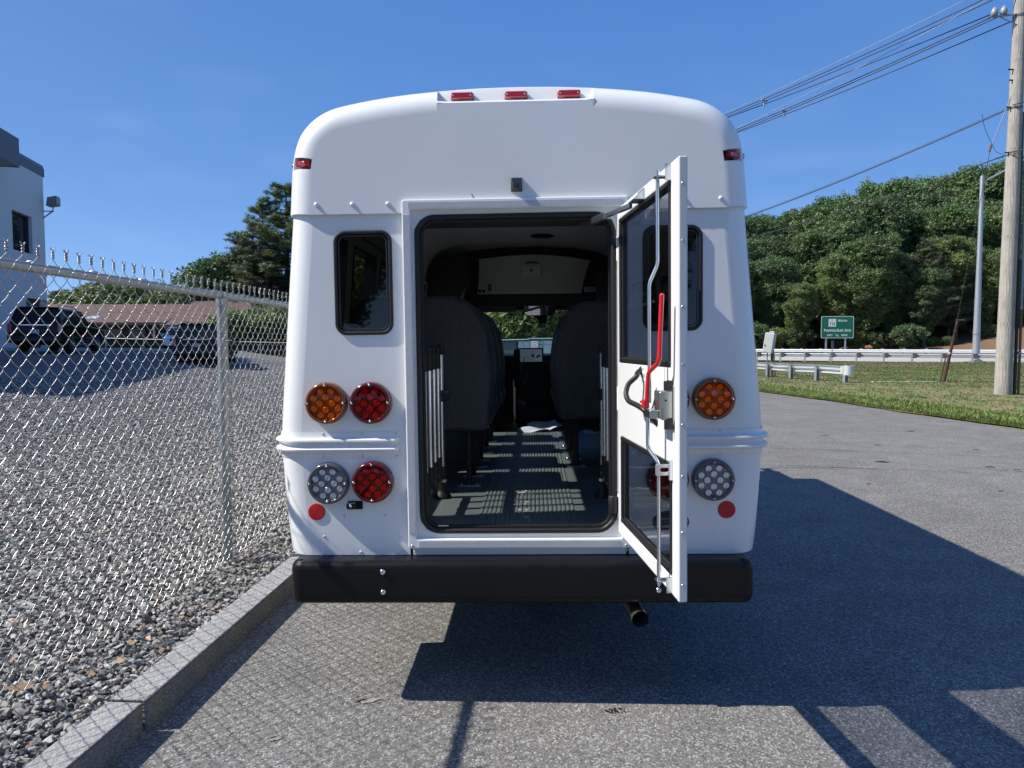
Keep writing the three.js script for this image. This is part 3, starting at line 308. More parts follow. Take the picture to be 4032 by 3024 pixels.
// ---- round lamps
{ const ledSpots = [[-0.265, 0.6], [0.265, 0.6], [-0.62, 0.25], [0.62, 0.25], [0, 0.31], [-0.325, 0], [0.325, 0], [-0.62, -0.27], [0.62, -0.27], [0, -0.33], [-0.265, -0.63], [0.265, -0.63]]; const Rl = 0.0905;
  const kinds = { amber: [[0.66, 0.20, 0.004], [0.17, 0.05, 0.004], [0.85, 0.30, 0.006]], red: [[0.34, 0.003, 0.008], [0.085, 0.002, 0.005], [0.60, 0.006, 0.012]], clear: [[0.34, 0.35, 0.37], [0.07, 0.07, 0.08], [0.66, 0.67, 0.69]] };
  const rimG = latheZ([[0.074, 0.030], [0.078, 0.034], [0.084, 0.033], [0.0885, 0.028], [Rl, 0.018], [Rl + 0.001, 0]], 48), backG = latheZ([[0, 0.020], [0.07, 0.020], [0.076, 0.026]], 40), ledG = latheZ([[0, 0.0075], [0.003, 0.0078], [0.0045, 0.0055], [0.008, 0.0072], [0.0115, 0.0085], [0.0142, 0.006], [0.0150, 0]], 18), fillG = latheZ([[0, 0.004], [0.005, 0.002], [0.008, 0]], 5), lugG = latheZ([[0, 0.006], [0.006, 0.006], [0.010, 0.003], [0.012, -0.004]], 14), lensG = latheZ([[0, 0.0385], [0.04, 0.0375], [0.066, 0.0352], [0.0765, 0.032]], 40);
  for (const k in kinds) { const [c, d, l] = kinds[k]; kinds[k] = { rim: phys(d.map(v => v * 1.1), 0.14, { clearcoat: 0.5, clearcoatRoughness: 0.04 }), back: phys(c.map(v => v * 0.5), 0.22, { metalness: 0.35, bumpMap: paintBump, bumpScale: 0.004 }), led: phys(l, 0.16, { metalness: k === 'clear' ? 0.9 : 0.6, clearcoat: 0.5, clearcoatRoughness: 0.03 }), lens: pane(k === 'clear' ? [0.93, 0.94, 0.96] : k === 'amber' ? [0.97, 0.58, 0.10] : [0.88, 0.05, 0.06], { specularIntensity: 0.5 }) }; }
  const proto = {}; const make = (k) => { const g = new THREE.Group(); g.name = 'tail_lamp'; const m = kinds[k]; add('rim', rimG, m.rim, g); add('reflector', backG, m.back, g); for (const [x, y] of ledSpots) { const e = add('led', ledG, m.led, g); e.position.set(x * Rl * 0.94, y * Rl * 0.94, 0.020); } seed(4); for (let i = 0; i < 26; i++) { const a = rnd() * TAU, q = Math.sqrt(rnd()) * 0.07, x = Math.cos(a) * q, y = Math.sin(a) * q; if (ledSpots.some(p => Math.hypot(p[0] * Rl * 0.94 - x, p[1] * Rl * 0.94 - y) < 0.019)) continue; const e = add('facet', fillG, m.back, g); e.position.set(x, y, 0.02); e.rotation.z = rnd() * 3; }
    add('lens', lensG, m.lens, g); for (let i = 0; i < 4; i++) { const a = i * Math.PI / 2, e = add('lug', lugG, m.rim, g); e.position.set(Math.cos(a) * 0.078, Math.sin(a) * 0.078, 0.031); const sc = add('screw', latheZ([[0, 0.003], [0.003, 0.0028], [0.0042, 0]], 10), zinc, g); sc.position.set(Math.cos(a) * 0.078, Math.sin(a) * 0.078, 0.0368); } return g; };
  for (const [x, y, k] of [[-0.83, 1.311, 'amber'], [-0.637, 1.310, 'red'], [-0.83, 0.962, 'clear'], [-0.636, 0.966, 'red'], [0.829, 1.313, 'amber'], [0.636, 1.313, 'red'], [0.828, 0.967, 'clear'], [0.634, 0.969, 'red']]) { let g; if (!proto[k]) g = proto[k] = make(k); else g = proto[k].clone(); bus.add(g); g.position.set(x, y, 0.0); g.userData.label = { amber: 'round amber lamp with twelve dimples', red: 'round red lamp with twelve dimples', clear: 'round clear lamp with twelve dimples' }[k]; }
  const rfl = std([0.52, 0.008, 0.012], 0.35, 0, { bumpMap: fineBump, bumpScale: 0.001 }); for (const s of [-1, 1]) add('reflector_disc', latheZ([[0, 0.004], [0.035, 0.004], [0.0375, 0.002], [0.038, 0]], 36), rfl, bus).position.set(s * 0.889, 0.834, 0);
}
{ const b = blackP; const g = new ConvexGeometry([[-0.034, -0.024], [0.034, -0.024], [0.034, 0.024], [-0.034, 0.024]].map(p => V(p[0], p[1], 0)).concat([[-0.034, -0.018], [0.012, -0.018], [0.012, 0.012], [-0.034, 0.012]].map(p => V(p[0], p[1], 0.03)))); const l = grp('plate_lamp', bus, -0.718, 0.863, 0); add('housing', join([box(0.066, 0.037, 0.006, 0, 0, 0.002, 0.003), box(0.045, 0.028, 0.03, -0.010, 0.002, 0.018, 0.006)]), b, l); add('screw', rivG, zinc, l).position.set(-0.012, 0.002, 0.034); add('lens', box(0.03, 0.004, 0.02, -0.010, -0.0135, 0.018), phys([0.5, 0.5, 0.45], 0.3), l);
  const c = grp('reversing_camera', bus, 0.003, 2.226, 0.012); add('housing', new ConvexGeometry([[-0.023, -0.029, 0], [0.023, -0.029, 0], [0.023, 0.029, 0], [-0.023, 0.029, 0], [-0.024, -0.024, 0.012], [0.024, -0.024, 0.012], [0.022, 0.027, 0.012], [-0.022, 0.027, 0.012], [-0.012, -0.020, 0.034], [0.012, -0.020, 0.034], [0.011, -0.002, 0.036], [-0.011, -0.002, 0.036], [-0.02, 0.022, 0.018], [0.02, 0.022, 0.018]].map(p => V(...p))), phys([0.012, 0.013, 0.014], 0.3), c); add('lens', latheZ([[0, 0.004], [0.005, 0.003], [0.008, 0]], 16).translate(0, -0.012, 0.0345), phys([0.02, 0.02, 0.03], 0.05), c); }
add('scuff_mark', box(0.003, 0.020, 0.0008, 0, 0, 0).rotateZ(0.5).translate(-0.183, 2.182, 0.0126), std([0.06, 0.055, 0.05], 0.9), bus);
// oval maker's badge
add('oval_decal', (() => { const s = new THREE.Shape(); s.absellipse(0, 0, 0.079, 0.0505, 0, TAU); return uvPlanar(new THREE.ShapeGeometry(s, 24), (x, y) => [x / 0.158 + 0.5, y / 0.101 + 0.5]).translate(0.65, 0.781, 0.0015); })(), phys([1, 1, 1], 0.3, { map: canvasTex(512, 328, (g, w, h) => { g.fillStyle = '#141d3a'; g.fillRect(0, 0, w, h); g.fillStyle = '#8a93a5'; g.beginPath(); g.moveTo(40, 120); g.bezierCurveTo(160, 90, 360, 96, 500, 150); g.bezierCurveTo(400, 130, 300, 124, 250, 132); g.bezierCurveTo(190, 130, 110, 128, 40, 120); g.fill(); g.beginPath(); g.moveTo(250, 130); g.bezierCurveTo(330, 126, 370, 140, 340, 190); g.bezierCurveTo(320, 220, 240, 216, 180, 210); g.bezierCurveTo(260, 204, 310, 196, 316, 168); g.bezierCurveTo(318, 146, 290, 138, 250, 130); g.fill(); g.beginPath(); g.moveTo(30, 212); g.bezierCurveTo(180, 240, 330, 236, 480, 196); g.bezierCurveTo(360, 260, 150, 262, 30, 212); g.fill(); g.fillRect(440, 140, 60, 14); }) }), bus);
// ---- bumper
{ const b = grp('bumper', bus); const hw2 = 0.985, rc = 0.055, path = []; path.push(V(-hw2, 0, -0.5), V(-hw2, 0, -0.2)); const cz = 0.105 - rc; for (let k = 0; k <= 8; k++) { const a = k / 8 * Math.PI / 2; path.push(V(-hw2 + rc - rc * Math.cos(a), 0, cz + rc * Math.sin(a))); } for (let k = 8; k >= 0; k--) { const a = k / 8 * Math.PI / 2; path.push(V(hw2 - rc + rc * Math.cos(a), 0, cz + rc * Math.sin(a))); } path.push(V(hw2, 0, -0.2), V(hw2, 0, -0.5));
  const cen = V(0, 0, -0.4); const nor = path.map((p, i) => i < 2 ? V(-1, 0, 0) : i < 11 ? V(-Math.cos((i - 2) / 8 * Math.PI / 2), 0, Math.sin((i - 2) / 8 * Math.PI / 2)) : i < 20 ? V(Math.cos((19 - i) / 8 * Math.PI / 2), 0, Math.sin((19 - i) / 8 * Math.PI / 2)) : V(1, 0, 0));
  const sec = [[0.640, -0.12], [0.641, -0.03], [0.636, -0.014], [0.624, -0.004], [0.606, 0], [0.50, 0], [0.480, -0.002], [0.464, -0.010], [0.457, -0.026], [0.458, -0.06]]; const g = gridG(path.length - 1, sec.length - 1, (i, j) => V(path[i].x + nor[i].x * sec[j][1], sec[j][0], path[i].z + nor[i].z * sec[j][1])); add('bumper_bar', g, blackP, b);
  add('step_tread', gridG(20, 1, (i, j) => V(lerp(-0.93, 0.93, i / 20), 0.6385, j ? -0.03 : 0.062)), std([0.02, 0.02, 0.022], 0.55), b);
  const bg = latheZ([[0, 0.008], [0.006, 0.0075], [0.010, 0.005], [0.0125, 0]], 20); for (const [x, y] of [[-0.582, 0.598], [-0.582, 0.512], [0.581, 0.518], [0.581, 0.602]]) add('bolt', bg, chrome, b).position.set(x, y, 0.104); }
{ const t = grp('exhaust_pipe', bus); const pts = [V(0.40, 0.46, -1.6), V(0.44, 0.45, -0.6), V(0.47, 0.425, -0.15), V(0.503, 0.394, 0.10)]; const cv = new THREE.CatmullRomCurve3(pts); add('pipe', new THREE.TubeGeometry(cv, 30, 0.035, 20), std([0.16, 0.145, 0.13], 0.38, 0.85), t); add('pipe_inside', new THREE.TubeGeometry(cv, 30, 0.0325, 16), std([0.012, 0.011, 0.01], 0.9), t);
  const e = pts[3], d = cv.getTangent(1); add('tip', rod(e.clone().addScaledVector(d, -0.022), e.clone().addScaledVector(d, 0.003), 0.0362, 0.0362, 24, true), std([0.72, 0.69, 0.64], 0.3, 1), t); }
// ---- underside, wheels
add('chassis', join([box(1.9, 0.05, 4.75, 0, 0.66, -2.45), box(0.12, 0.14, 4.7, -0.42, 0.58, -2.4), box(0.12, 0.14, 4.7, 0.42, 0.58, -2.4), box(1.5, 0.09, 0.09, 0, 0.42, -1.75), box(1.4, 0.1, 0.06, 0, 0.54, -0.3), box(0.5, 0.22, 0.8, -0.1, 0.5, -2.3)]), steelDark, bus);
for (const [x, z] of [[-0.80, -1.75], [0.80, -1.75], [-0.80, -4.9], [0.80, -4.9]]) { const w = grp('wheel', bus, x, 0.375, z); add('tyre', lathe([[0.22, -0.11], [0.33, -0.115], [0.365, -0.095], [0.375, -0.06], [0.375, 0.06], [0.365, 0.095], [0.33, 0.115], [0.22, 0.11]], 32).rotateZ(Math.PI / 2), std([0.02, 0.02, 0.02], 0.85), w); add('rim', lathe([[0, 0.05], [0.12, 0.06], [0.2, 0.03], [0.225, 0.1], [0.225, -0.1], [0, -0.1]], 24).rotateZ(Math.PI / 2), std([0.35, 0.36, 0.37], 0.4, 0.8), w); }
// ---- rear door, swung open a little past square to the body
{ const d = grp('rear_door', bus, 0.424, 0, 0.05, THREE.MathUtils.degToRad(-84)); const T = 0.024; // local x: away from the hinge, local +z: the inside face
  const s = new THREE.Shape(); rrect(-0.02, 0.745, 0.805, 2.114, 0.012, s); s.holes.push(hole(0.022, 1.475, 0.735, 2.064, 0.012), hole(0.04, 0.806, 0.748, 1.167, 0.012)); add('door_panel', ext(s, T, -T, 0.005), phys([0.82, 0.83, 0.83], 0.3, { clearcoat: 0.5, clearcoatRoughness: 0.1 }), d);
  add('edge_strip', box(0.020, 1.366, 0.028, 0.815, 1.4295, -0.012, 0.005), phys([0.62, 0.64, 0.66], 0.35), d);
  for (const y of [0.80, 0.965, 1.14, 1.30, 1.485, 1.66, 1.86, 2.03]) add('screw', dotG.clone().rotateY(Math.PI / 2), zinc, d).position.set(0.8245, y, -0.012);
  for (const [x0, y0, x1, y1] of [[0.022, 1.475, 0.735, 2.064], [0.04, 0.806, 0.748, 1.167]]) { add('gasket', frame4(x0 - 0.001, y0 - 0.001, x1 + 0.001, y1 + 0.001, 0.02, 0.034, -0.030, 0.006), rubber, d); add('inner_bead', frame4(x0 + 0.017, y0 + 0.017, x1 - 0.017, y1 - 0.017, 0.006, 0.012, -0.018, 0.0025), phys([0.03, 0.03, 0.03], 0.22), d); add('pane', new THREE.PlaneGeometry(x1 - x0 - 0.02, y1 - y0 - 0.02).translate((x0 + x1) / 2, (y0 + y1) / 2, -0.013), tint, d); }
  // lock rods
  add('lock_rod', poly([V(0.712, 2.095, 0.035), V(0.712, 1.80, 0.035), V(0.704, 1.742, 0.060), V(0.704, 1.36, 0.060)], 0.0062, 10), zinc, d);
  add('lock_rod', poly([V(0.682, 1.335, 0.060), V(0.682, 1.212, 0.060), V(0.724, 1.166, 0.036), V(0.724, 0.805, 0.036), V(0.724, 0.775, 0.036)], 0.0062, 10), zinc, d);
  add('rod_point', rod(V(0.724, 0.776, 0.036), V(0.724, 0.764, 0.036), 0.0062, 0.003, 10), zinc, d);
  const guide = (y, x, up) => add('rod_guide', join([box(0.005, 0.05, 0.03, x + 0.028, y + 0.012 * up, 0.004), box(0.036, 0.004, 0.05, x + 0.012, y, 0.025, 0.0015), latheZ([[0.007, 0], [0.011, 0], [0.011, 0.004], [0.007, 0.004]], 14).rotateX(-Math.PI / 2).translate(x, y - 0.002, 0.036)]), zinc, d);
  guide(2.072, 0.712, 1); guide(0.79, 0.724, -1);
  { const pl = new THREE.Shape(); rrect(0, 0, 0.052, 0.036, 0.004, pl); pl.holes.push(hole(0.010, 0.011, 0.038, 0.025, 0.006)); add('slotted_bracket', join([ext(pl, 0.004, 0, 0.0008).rotateY(-Math.PI / 2).translate(0.752, 1.132, 0.002), box(0.006, 0.066, 0.012, 0.756, 1.15, 0.006, 0.002)]), std([0.72, 0.74, 0.75], 0.35, 0.9), d); }
  // latch case
  const case_ = grp('latch_case', d); case_.name = 'latch_case';
  d.remove(case_); const lm = std([0.50, 0.52, 0.48], 0.3, 1);
  add('latch_case', join([new RoundedBoxGeometry(0.066, 0.088, 0.046, 3, 0.006).translate(0.737, 1.357, 0.023), box(0.078, 0.122, 0.005, 0.737, 1.357, 0.003, 0.002), box(0.07, 0.026, 0.03, 0.725, 1.328, 0.060, 0.004), box(0.02, 0.034, 0.004, 0.771, 1.328, 0.036)]), lm, d);
  add('latch_lug', join([box(0.05, 0.03, 0.004, 0.737, 1.418, 0.004), box(0.004, 0.03, 0.03, 0.768, 1.418, 0.017), box(0.05, 0.032, 0.004, 0.740, 1.297, 0.004), box(0.004, 0.032, 0.03, 0.772, 1.297, 0.017)]), steelDark, d);
  for (const [x, y] of [[0.726, 1.418], [0.748, 1.418], [0.728, 1.297], [0.752, 1.297]]) add('bolt_head', latheZ([[0, 0.006], [0.006, 0.006], [0.007, 0.002], [0.007, 0]], 6).translate(x, y, 0.006), zinc, d);
  add('latch_hole', latheZ([[0, 0.0003], [0.0035, 0.0003]], 10).rotateY(Math.PI / 2).translate(0.7702, 1.372, 0.026), std([0.005, 0.005, 0.005], 1), d);
  // red emergency lever
  const redP = phys([0.62, 0.008, 0.012], 0.28, { clearcoat: 0.6, clearcoatRoughness: 0.1 });
  add('red_lever', join([poly([V(0.705, 1.362, 0.070), V(0.712, 1.458, 0.066), V(0.772, 1.492, 0.048), V(0.782, 1.698, 0.042)], 0.0075, 12), new THREE.SphereGeometry(0.0075, 10, 8).translate(0.782, 1.698, 0.042), new RoundedBoxGeometry(0.026, 0.03, 0.02, 2, 0.004).translate(0.70, 1.357, 0.072), box(0.034, 0.008, 0.012, 0.69, 1.362, 0.078, 0.002)]), redP, d).userData.label = 'red emergency lever on the door';
  // black grab handle
  add('grab_handle', join([poly([V(0.372, 1.452, 0.004), V(0.392, 1.444, 0.020), V(0.412, 1.432, 0.028), V(0.394, 1.405, 0.055), V(0.400, 1.37, 0.066), V(0.43, 1.345, 0.064), V(0.50, 1.335, 0.048), V(0.555, 1.325, 0.040), V(0.575, 1.30, 0.020), V(0.575, 1.285, 0.003)], 0.0095, 12), latheZ([[0, 0.008], [0.014, 0.006], [0.016, 0]], 16).translate(0.372, 1.452, 0), latheZ([[0, 0.008], [0.014, 0.006], [0.016, 0]], 16).translate(0.575, 1.285, 0)]), rubber, d);
  // lettering and arrow, flat print
  add('lettering', uvPlanar(new THREE.PlaneGeometry(0.13, 0.05).translate(0.395, 1.442, 0.0012), (x, y) => [(x - 0.33) / 0.13, (y - 1.417) / 0.05]), phys([1, 1, 1], 0.4, { map: canvasTex(512, 200, (g, w, h) => { g.fillStyle = '#eef0ef'; g.fillRect(0, 0, w, h); g.fillStyle = '#15151a'; g.font = 'bold 50px sans-serif'; g.fillText('EMERGENCY', 60, 56); g.font = 'bold 84px sans-serif'; g.fillText('TO OPEN', 30, 160); g.font = 'bold 30px sans-serif'; g.fillText('LIFT', 420, 110); g.fillRect(490, 60, 12, 130); }) }), d);
  const ar = new THREE.Shape(); [[0.478, 1.300], [0.498, 1.318], [0.520, 1.330], [0.540, 1.352], [0.560, 1.378], [0.548, 1.376], [0.575, 1.402], [0.578, 1.374], [0.568, 1.378], [0.548, 1.346], [0.527, 1.320], [0.530, 1.312], [0.500, 1.308]].forEach((p, i) => i ? ar.lineTo(...p) : ar.moveTo(...p)); add('arrow_mark', new THREE.ShapeGeometry(ar).translate(0, 0, 0.0012), std([0.01, 0.01, 0.012], 0.5), d);
  for (const [y0, y1] of [[1.17, 1.31], [1.40, 1.472]]) add('seam', box(0.0015, y1 - y0, 0.001, 0.672, (y0 + y1) / 2, 0.0004), std([0.12, 0.12, 0.13], 0.8), d);
  // hinge leaves
  for (const y of [0.86, 1.32, 1.95]) add('hinge', join([rod(V(-0.024, y - 0.05, -0.004), V(-0.024, y + 0.05, -0.004), 0.007, 0.007, 12), box(0.03, 0.09, 0.004, -0.01, y, -0.001)]), paint, d);
  add('stay_bracket', join([box(0.085, 0.004, 0.042, 0.385, 2.066, 0.020, 0.0015), box(0.085, 0.04, 0.004, 0.385, 2.085, 0.003), new ConvexGeometry([V(0.35, 2.068, 0.004), V(0.35, 2.1, 0.004), V(0.35, 2.068, 0.038), V(0.354, 2.068, 0.004), V(0.354, 2.1, 0.004), V(0.354, 2.068, 0.038)]), new ConvexGeometry([V(0.42, 2.068, 0.004), V(0.42, 2.1, 0.004), V(0.42, 2.068, 0.038), V(0.424, 2.068, 0.004), V(0.424, 2.1, 0.004), V(0.424, 2.068, 0.038)])]), zinc, d);
}
{ // check arm between the body and the open door
  const a = V(0.285, 2.085, -0.12), b = V(0.428, 2.068, 0.40), c = a.clone().lerp(b, 0.42); const dir = b.clone().sub(a).normalize(), L = a.distanceTo(b); const g = join([box(0.020, 0.026, L * 0.55, 0, 0, -L * 0.22, 0.002), box(0.015, 0.019, L * 0.62, 0, 0, L * 0.19, 0.002), box(0.026, 0.03, 0.016, 0, 0, L * 0.05, 0.002)]); g.applyQuaternion(new THREE.Quaternion().setFromUnitVectors(V(0, 0, 1), dir)); const m = a.clone().add(b).multiplyScalar(0.5); add('door_stay', g.translate(m.x, m.y - 0.012, m.z), std([0.48, 0.50, 0.51], 0.32, 1), bus);
}
// ---------------------------------------------------------------- inside of the bus
const FY = 0.735;
{ const fm = std([0.105, 0.128, 0.128], 0.45, 0, { map: tex(256, (u, v) => { const n = fbm(u * 5, v * 5, 5, 5, 301), q = noise(u * 128, v * 128, 128, 302); const c = 0.8 + 0.35 * n + 0.1 * q; return [c, c, c]; }) });
  const f = grp('floor', bus); add('floor_sheet', uvPlanar(box(1.9, 0.02, 3.62, 0, FY - 0.0125, -1.83), (x, y, z) => [x, z]), fm, f); const slat = new THREE.BufferGeometry(); { const g = gridG(1, 4, (i, j) => V([-0.0078, -0.006, 0, 0.006, 0.0078][j], [0, 0.0035, 0.0042, 0.0035, 0][j], i ? -3.58 : -0.06)); slat.copy(g); }
  for (let k = 0; k < 22; k++) add('floor_rib', slat, fm, f).position.set(-0.198 + k * 0.0215, FY - 0.002, 0);
  seed(61); const dust = std([0.35, 0.36, 0.34], 0.9); for (let k = 0; k < 26; k++) { const x = 0.0 + rr(-0.07, 0.05), z = -0.12 - Math.pow(rnd(), 0.8) * 0.95; const s = new THREE.Shape(); for (let i = 0; i < 9; i++) { const a = i / 9 * TAU, r = rr(0.003, 0.014); i ? s.lineTo(Math.cos(a) * r, Math.sin(a) * r * 1.6) : s.moveTo(r, 0); } add('scuff', new THREE.ShapeGeometry(s).rotateX(-Math.PI / 2).translate(x, FY + 0.0032, z), dust, f); }
  add('cab_floor', box(1.9, 0.02, 1.6, 0, 0.52, -4.4), darkTrim, f); add('step_riser', box(1.9, 0.22, 0.02, 0, 0.62, -3.64), darkTrim, f); add('sill_trim', box(0.82, 0.022, 0.06, -0.008, 0.742, -0.03, 0.006), std([0.12, 0.12, 0.11], 0.5), f); }
// seats
const crease = tex(512, (u, v) => { const w = worley(u * 14, v * 14, 14, 401), e = w[1] - w[0], n = fbm(u * 20, v * 20, 3, 20, 402); return 0.6 * sstep(0, 0.22, e + 0.15 * (n - 0.5)) + 0.4 * n; }, false);
const vinyl = std([0.052, 0.057, 0.064], 0.45, 0, { bumpMap: rep(crease, 1), bumpScale: 0.0025 });
{ const backShape = () => { // seat back: rounded shoulders toward the aisle, slab with soft edges
    const s = new THREE.Shape(); const w = 0.40, y0 = 0.33, y1 = 1.095; s.moveTo(-w, y0 + 0.03); s.lineTo(-w, y1 - 0.16); s.bezierCurveTo(-w, y1 - 0.05, -w + 0.06, y1, -w + 0.17, y1); s.lineTo(w - 0.20, y1); s.bezierCurveTo(w - 0.09, y1, w - 0.02, y1 - 0.13, w, y1 - 0.30); s.lineTo(w + 0.015, y0 + 0.30); s.lineTo(w - 0.01, y0 + 0.03); s.quadraticCurveTo(w - 0.015, y0, w - 0.05, y0); s.lineTo(-w + 0.04, y0); s.quadraticCurveTo(-w, y0, -w, y0 + 0.03); return s; };
  const bg = new THREE.ExtrudeGeometry(backShape(), { depth: 0.05, bevelEnabled: true, bevelSize: 0.025, bevelThickness: 0.03, bevelOffset: -0.025, bevelSegments: 4, curveSegments: 10 }); { const p = bg.attributes.position; for (let i = 0; i < p.count; i++) p.setZ(i, p.getZ(i) - 0.10 * (1.1 - p.getY(i)) * 0.55); bg.computeVertexNormals(); } uvPlanar(bg, (x, y, z) => [x * 1.5, y * 1.5]);
  const cushion = new RoundedBoxGeometry(0.80, 0.13, 0.40, 4, 0.05).translate(0, 0.40, -0.25), frame = steelDark; const foot = join([box(0.13, 0.008, 0.06, 0, 0.004, 0, 0.002), latheZ([[0, 0.01], [0.008, 0.01], [0.008, 0]], 8).rotateX(-Math.PI / 2).translate(-0.045, 0.004, 0), latheZ([[0, 0.01], [0.008, 0.01], [0.008, 0]], 8).rotateX(-Math.PI / 2).translate(0.045, 0.004, 0)]);
  const mk = side => { const g = new THREE.Group(); g.name = 'seat'; add('backrest', bg, vinyl, g); add('cushion', cushion, vinyl, g); const x = 0.27; for (const z of [-0.05, -0.36]) { add('leg', rod(V(x, 0, z), V(x, 0.34, z), 0.016, 0.016, 10), darkTrim, g); add('foot_plate', foot, zinc, g).position.set(x, 0, z); } add('brace', join([rod(V(x, 0.30, -0.08), V(x, 0.02, -0.34), 0.010, 0.010, 8), box(0.03, 0.03, 0.40, x, 0.335, -0.22), box(0.72, 0.03, 0.03, 0, 0.335, -0.06), box(0.72, 0.03, 0.03, 0, 0.335, -0.40)]), darkTrim, g); add('wall_rail', box(0.03, 0.03, 0.42, -0.39, 0.36, -0.22), darkTrim, g); add('buckle', box(0.04, 0.028, 0.012, x + 0.1, 0.36, 0.0, 0.003), std([0.4, 0.4, 0.4], 0.4), g); return g; };
  const seat = mk(); for (let k = 0; k < 4; k++) { const s = k ? seat.clone() : seat; bus.add(s); s.position.set(-0.585, FY, -1.0 - 0.63 * k); s.userData.label = ['rearmost grey seat left of the aisle', 'second grey seat left of the aisle', 'third grey seat left of the aisle', 'frontmost grey seat left of the aisle'][k]; }
  for (let k = 0; k < 3; k++) { const s = seat.clone(); bus.add(s); s.position.set(0.615, FY, -1.63 - 0.63 * k); s.scale.x = -1; s.userData.label = ['rearmost grey seat right of the aisle', 'second grey seat right of the aisle', 'frontmost grey seat right of the aisle'][k]; }
}
// aluminium rail panels beside the rear door
for (const s of [-1, 1]) { const g = grp('rail_panel', bus, s * 0.432, FY, 0); const joint = rubber, t = (a, b, r) => add('tube', rod(a, b, r, r, 14), alu, g); const zs = [-0.16, -0.31, -0.46, -0.61]; t(V(0, 0.80, -0.10), V(0, 0.80, -0.72), 0.0165); t(V(0, 0.135, -0.10), V(0, 0.135, -0.72), 0.0165);
  for (const z of zs) { t(V(0, 0.15, z), V(0, 0.79, z), 0.0155); add('joint', join([rod(V(0, 0.70, z), V(0, 0.80, z), 0.0185, 0.0185, 14), rod(V(0, 0.80, z - 0.025), V(0, 0.80, z + 0.025), 0.0195, 0.0195, 14)]), joint, g); add('joint', join([rod(V(0, 0.14, z), V(0, 0.24, z), 0.0185, 0.0185, 14), rod(V(0, 0.135, z - 0.025), V(0, 0.135, z + 0.025), 0.0195, 0.0195, 14)]), joint, g); }
  t(V(0, 0.02, -0.745), V(0, 0.80, -0.745), 0.0165); add('joint', join([rod(V(0, 0.77, -0.745), V(0, 0.825, -0.745), 0.021, 0.019, 14), rod(V(0, 0.52, -0.745), V(0, 0.58, -0.745), 0.021, 0.021, 14), box(0.05, 0.05, 0.03, -s * 0.02, 0.55, -0.745, 0.006)]), joint, g); add('foot', join([lathe([[0.022, 0.17], [0.024, 0.05], [0.03, 0.03], [0.045, 0.012], [0.045, 0]], 20).translate(0, 0, -0.745)]), joint, g); add('collar', rod(V(0, 0.085, -0.745), V(0, 0.10, -0.745), 0.026, 0.026, 16), alu, g); }
// header duct over the rear door, ceiling speakers
add('rear_header', join([box(1.5, 0.035, 0.28, 0, 2.128, -0.23, 0.012), box(1.5, 0.10, 0.05, 0, 2.175, -0.09, 0.01)]), darkTrim, bus);
for (const [x, z, r] of [[0.16, -3.5, 0.11], [-0.42, -1.1, 0.1], [0.42, -1.1, 0.1]]) add('ceiling_vent', lathe([[0, -0.006], [r * 0.8, -0.008], [r, -0.002], [r, 0.03]], 28), std([0.012, 0.012, 0.012], 0.7), bus).position.set(x, 2.545 - 0.18 * x * x, z);
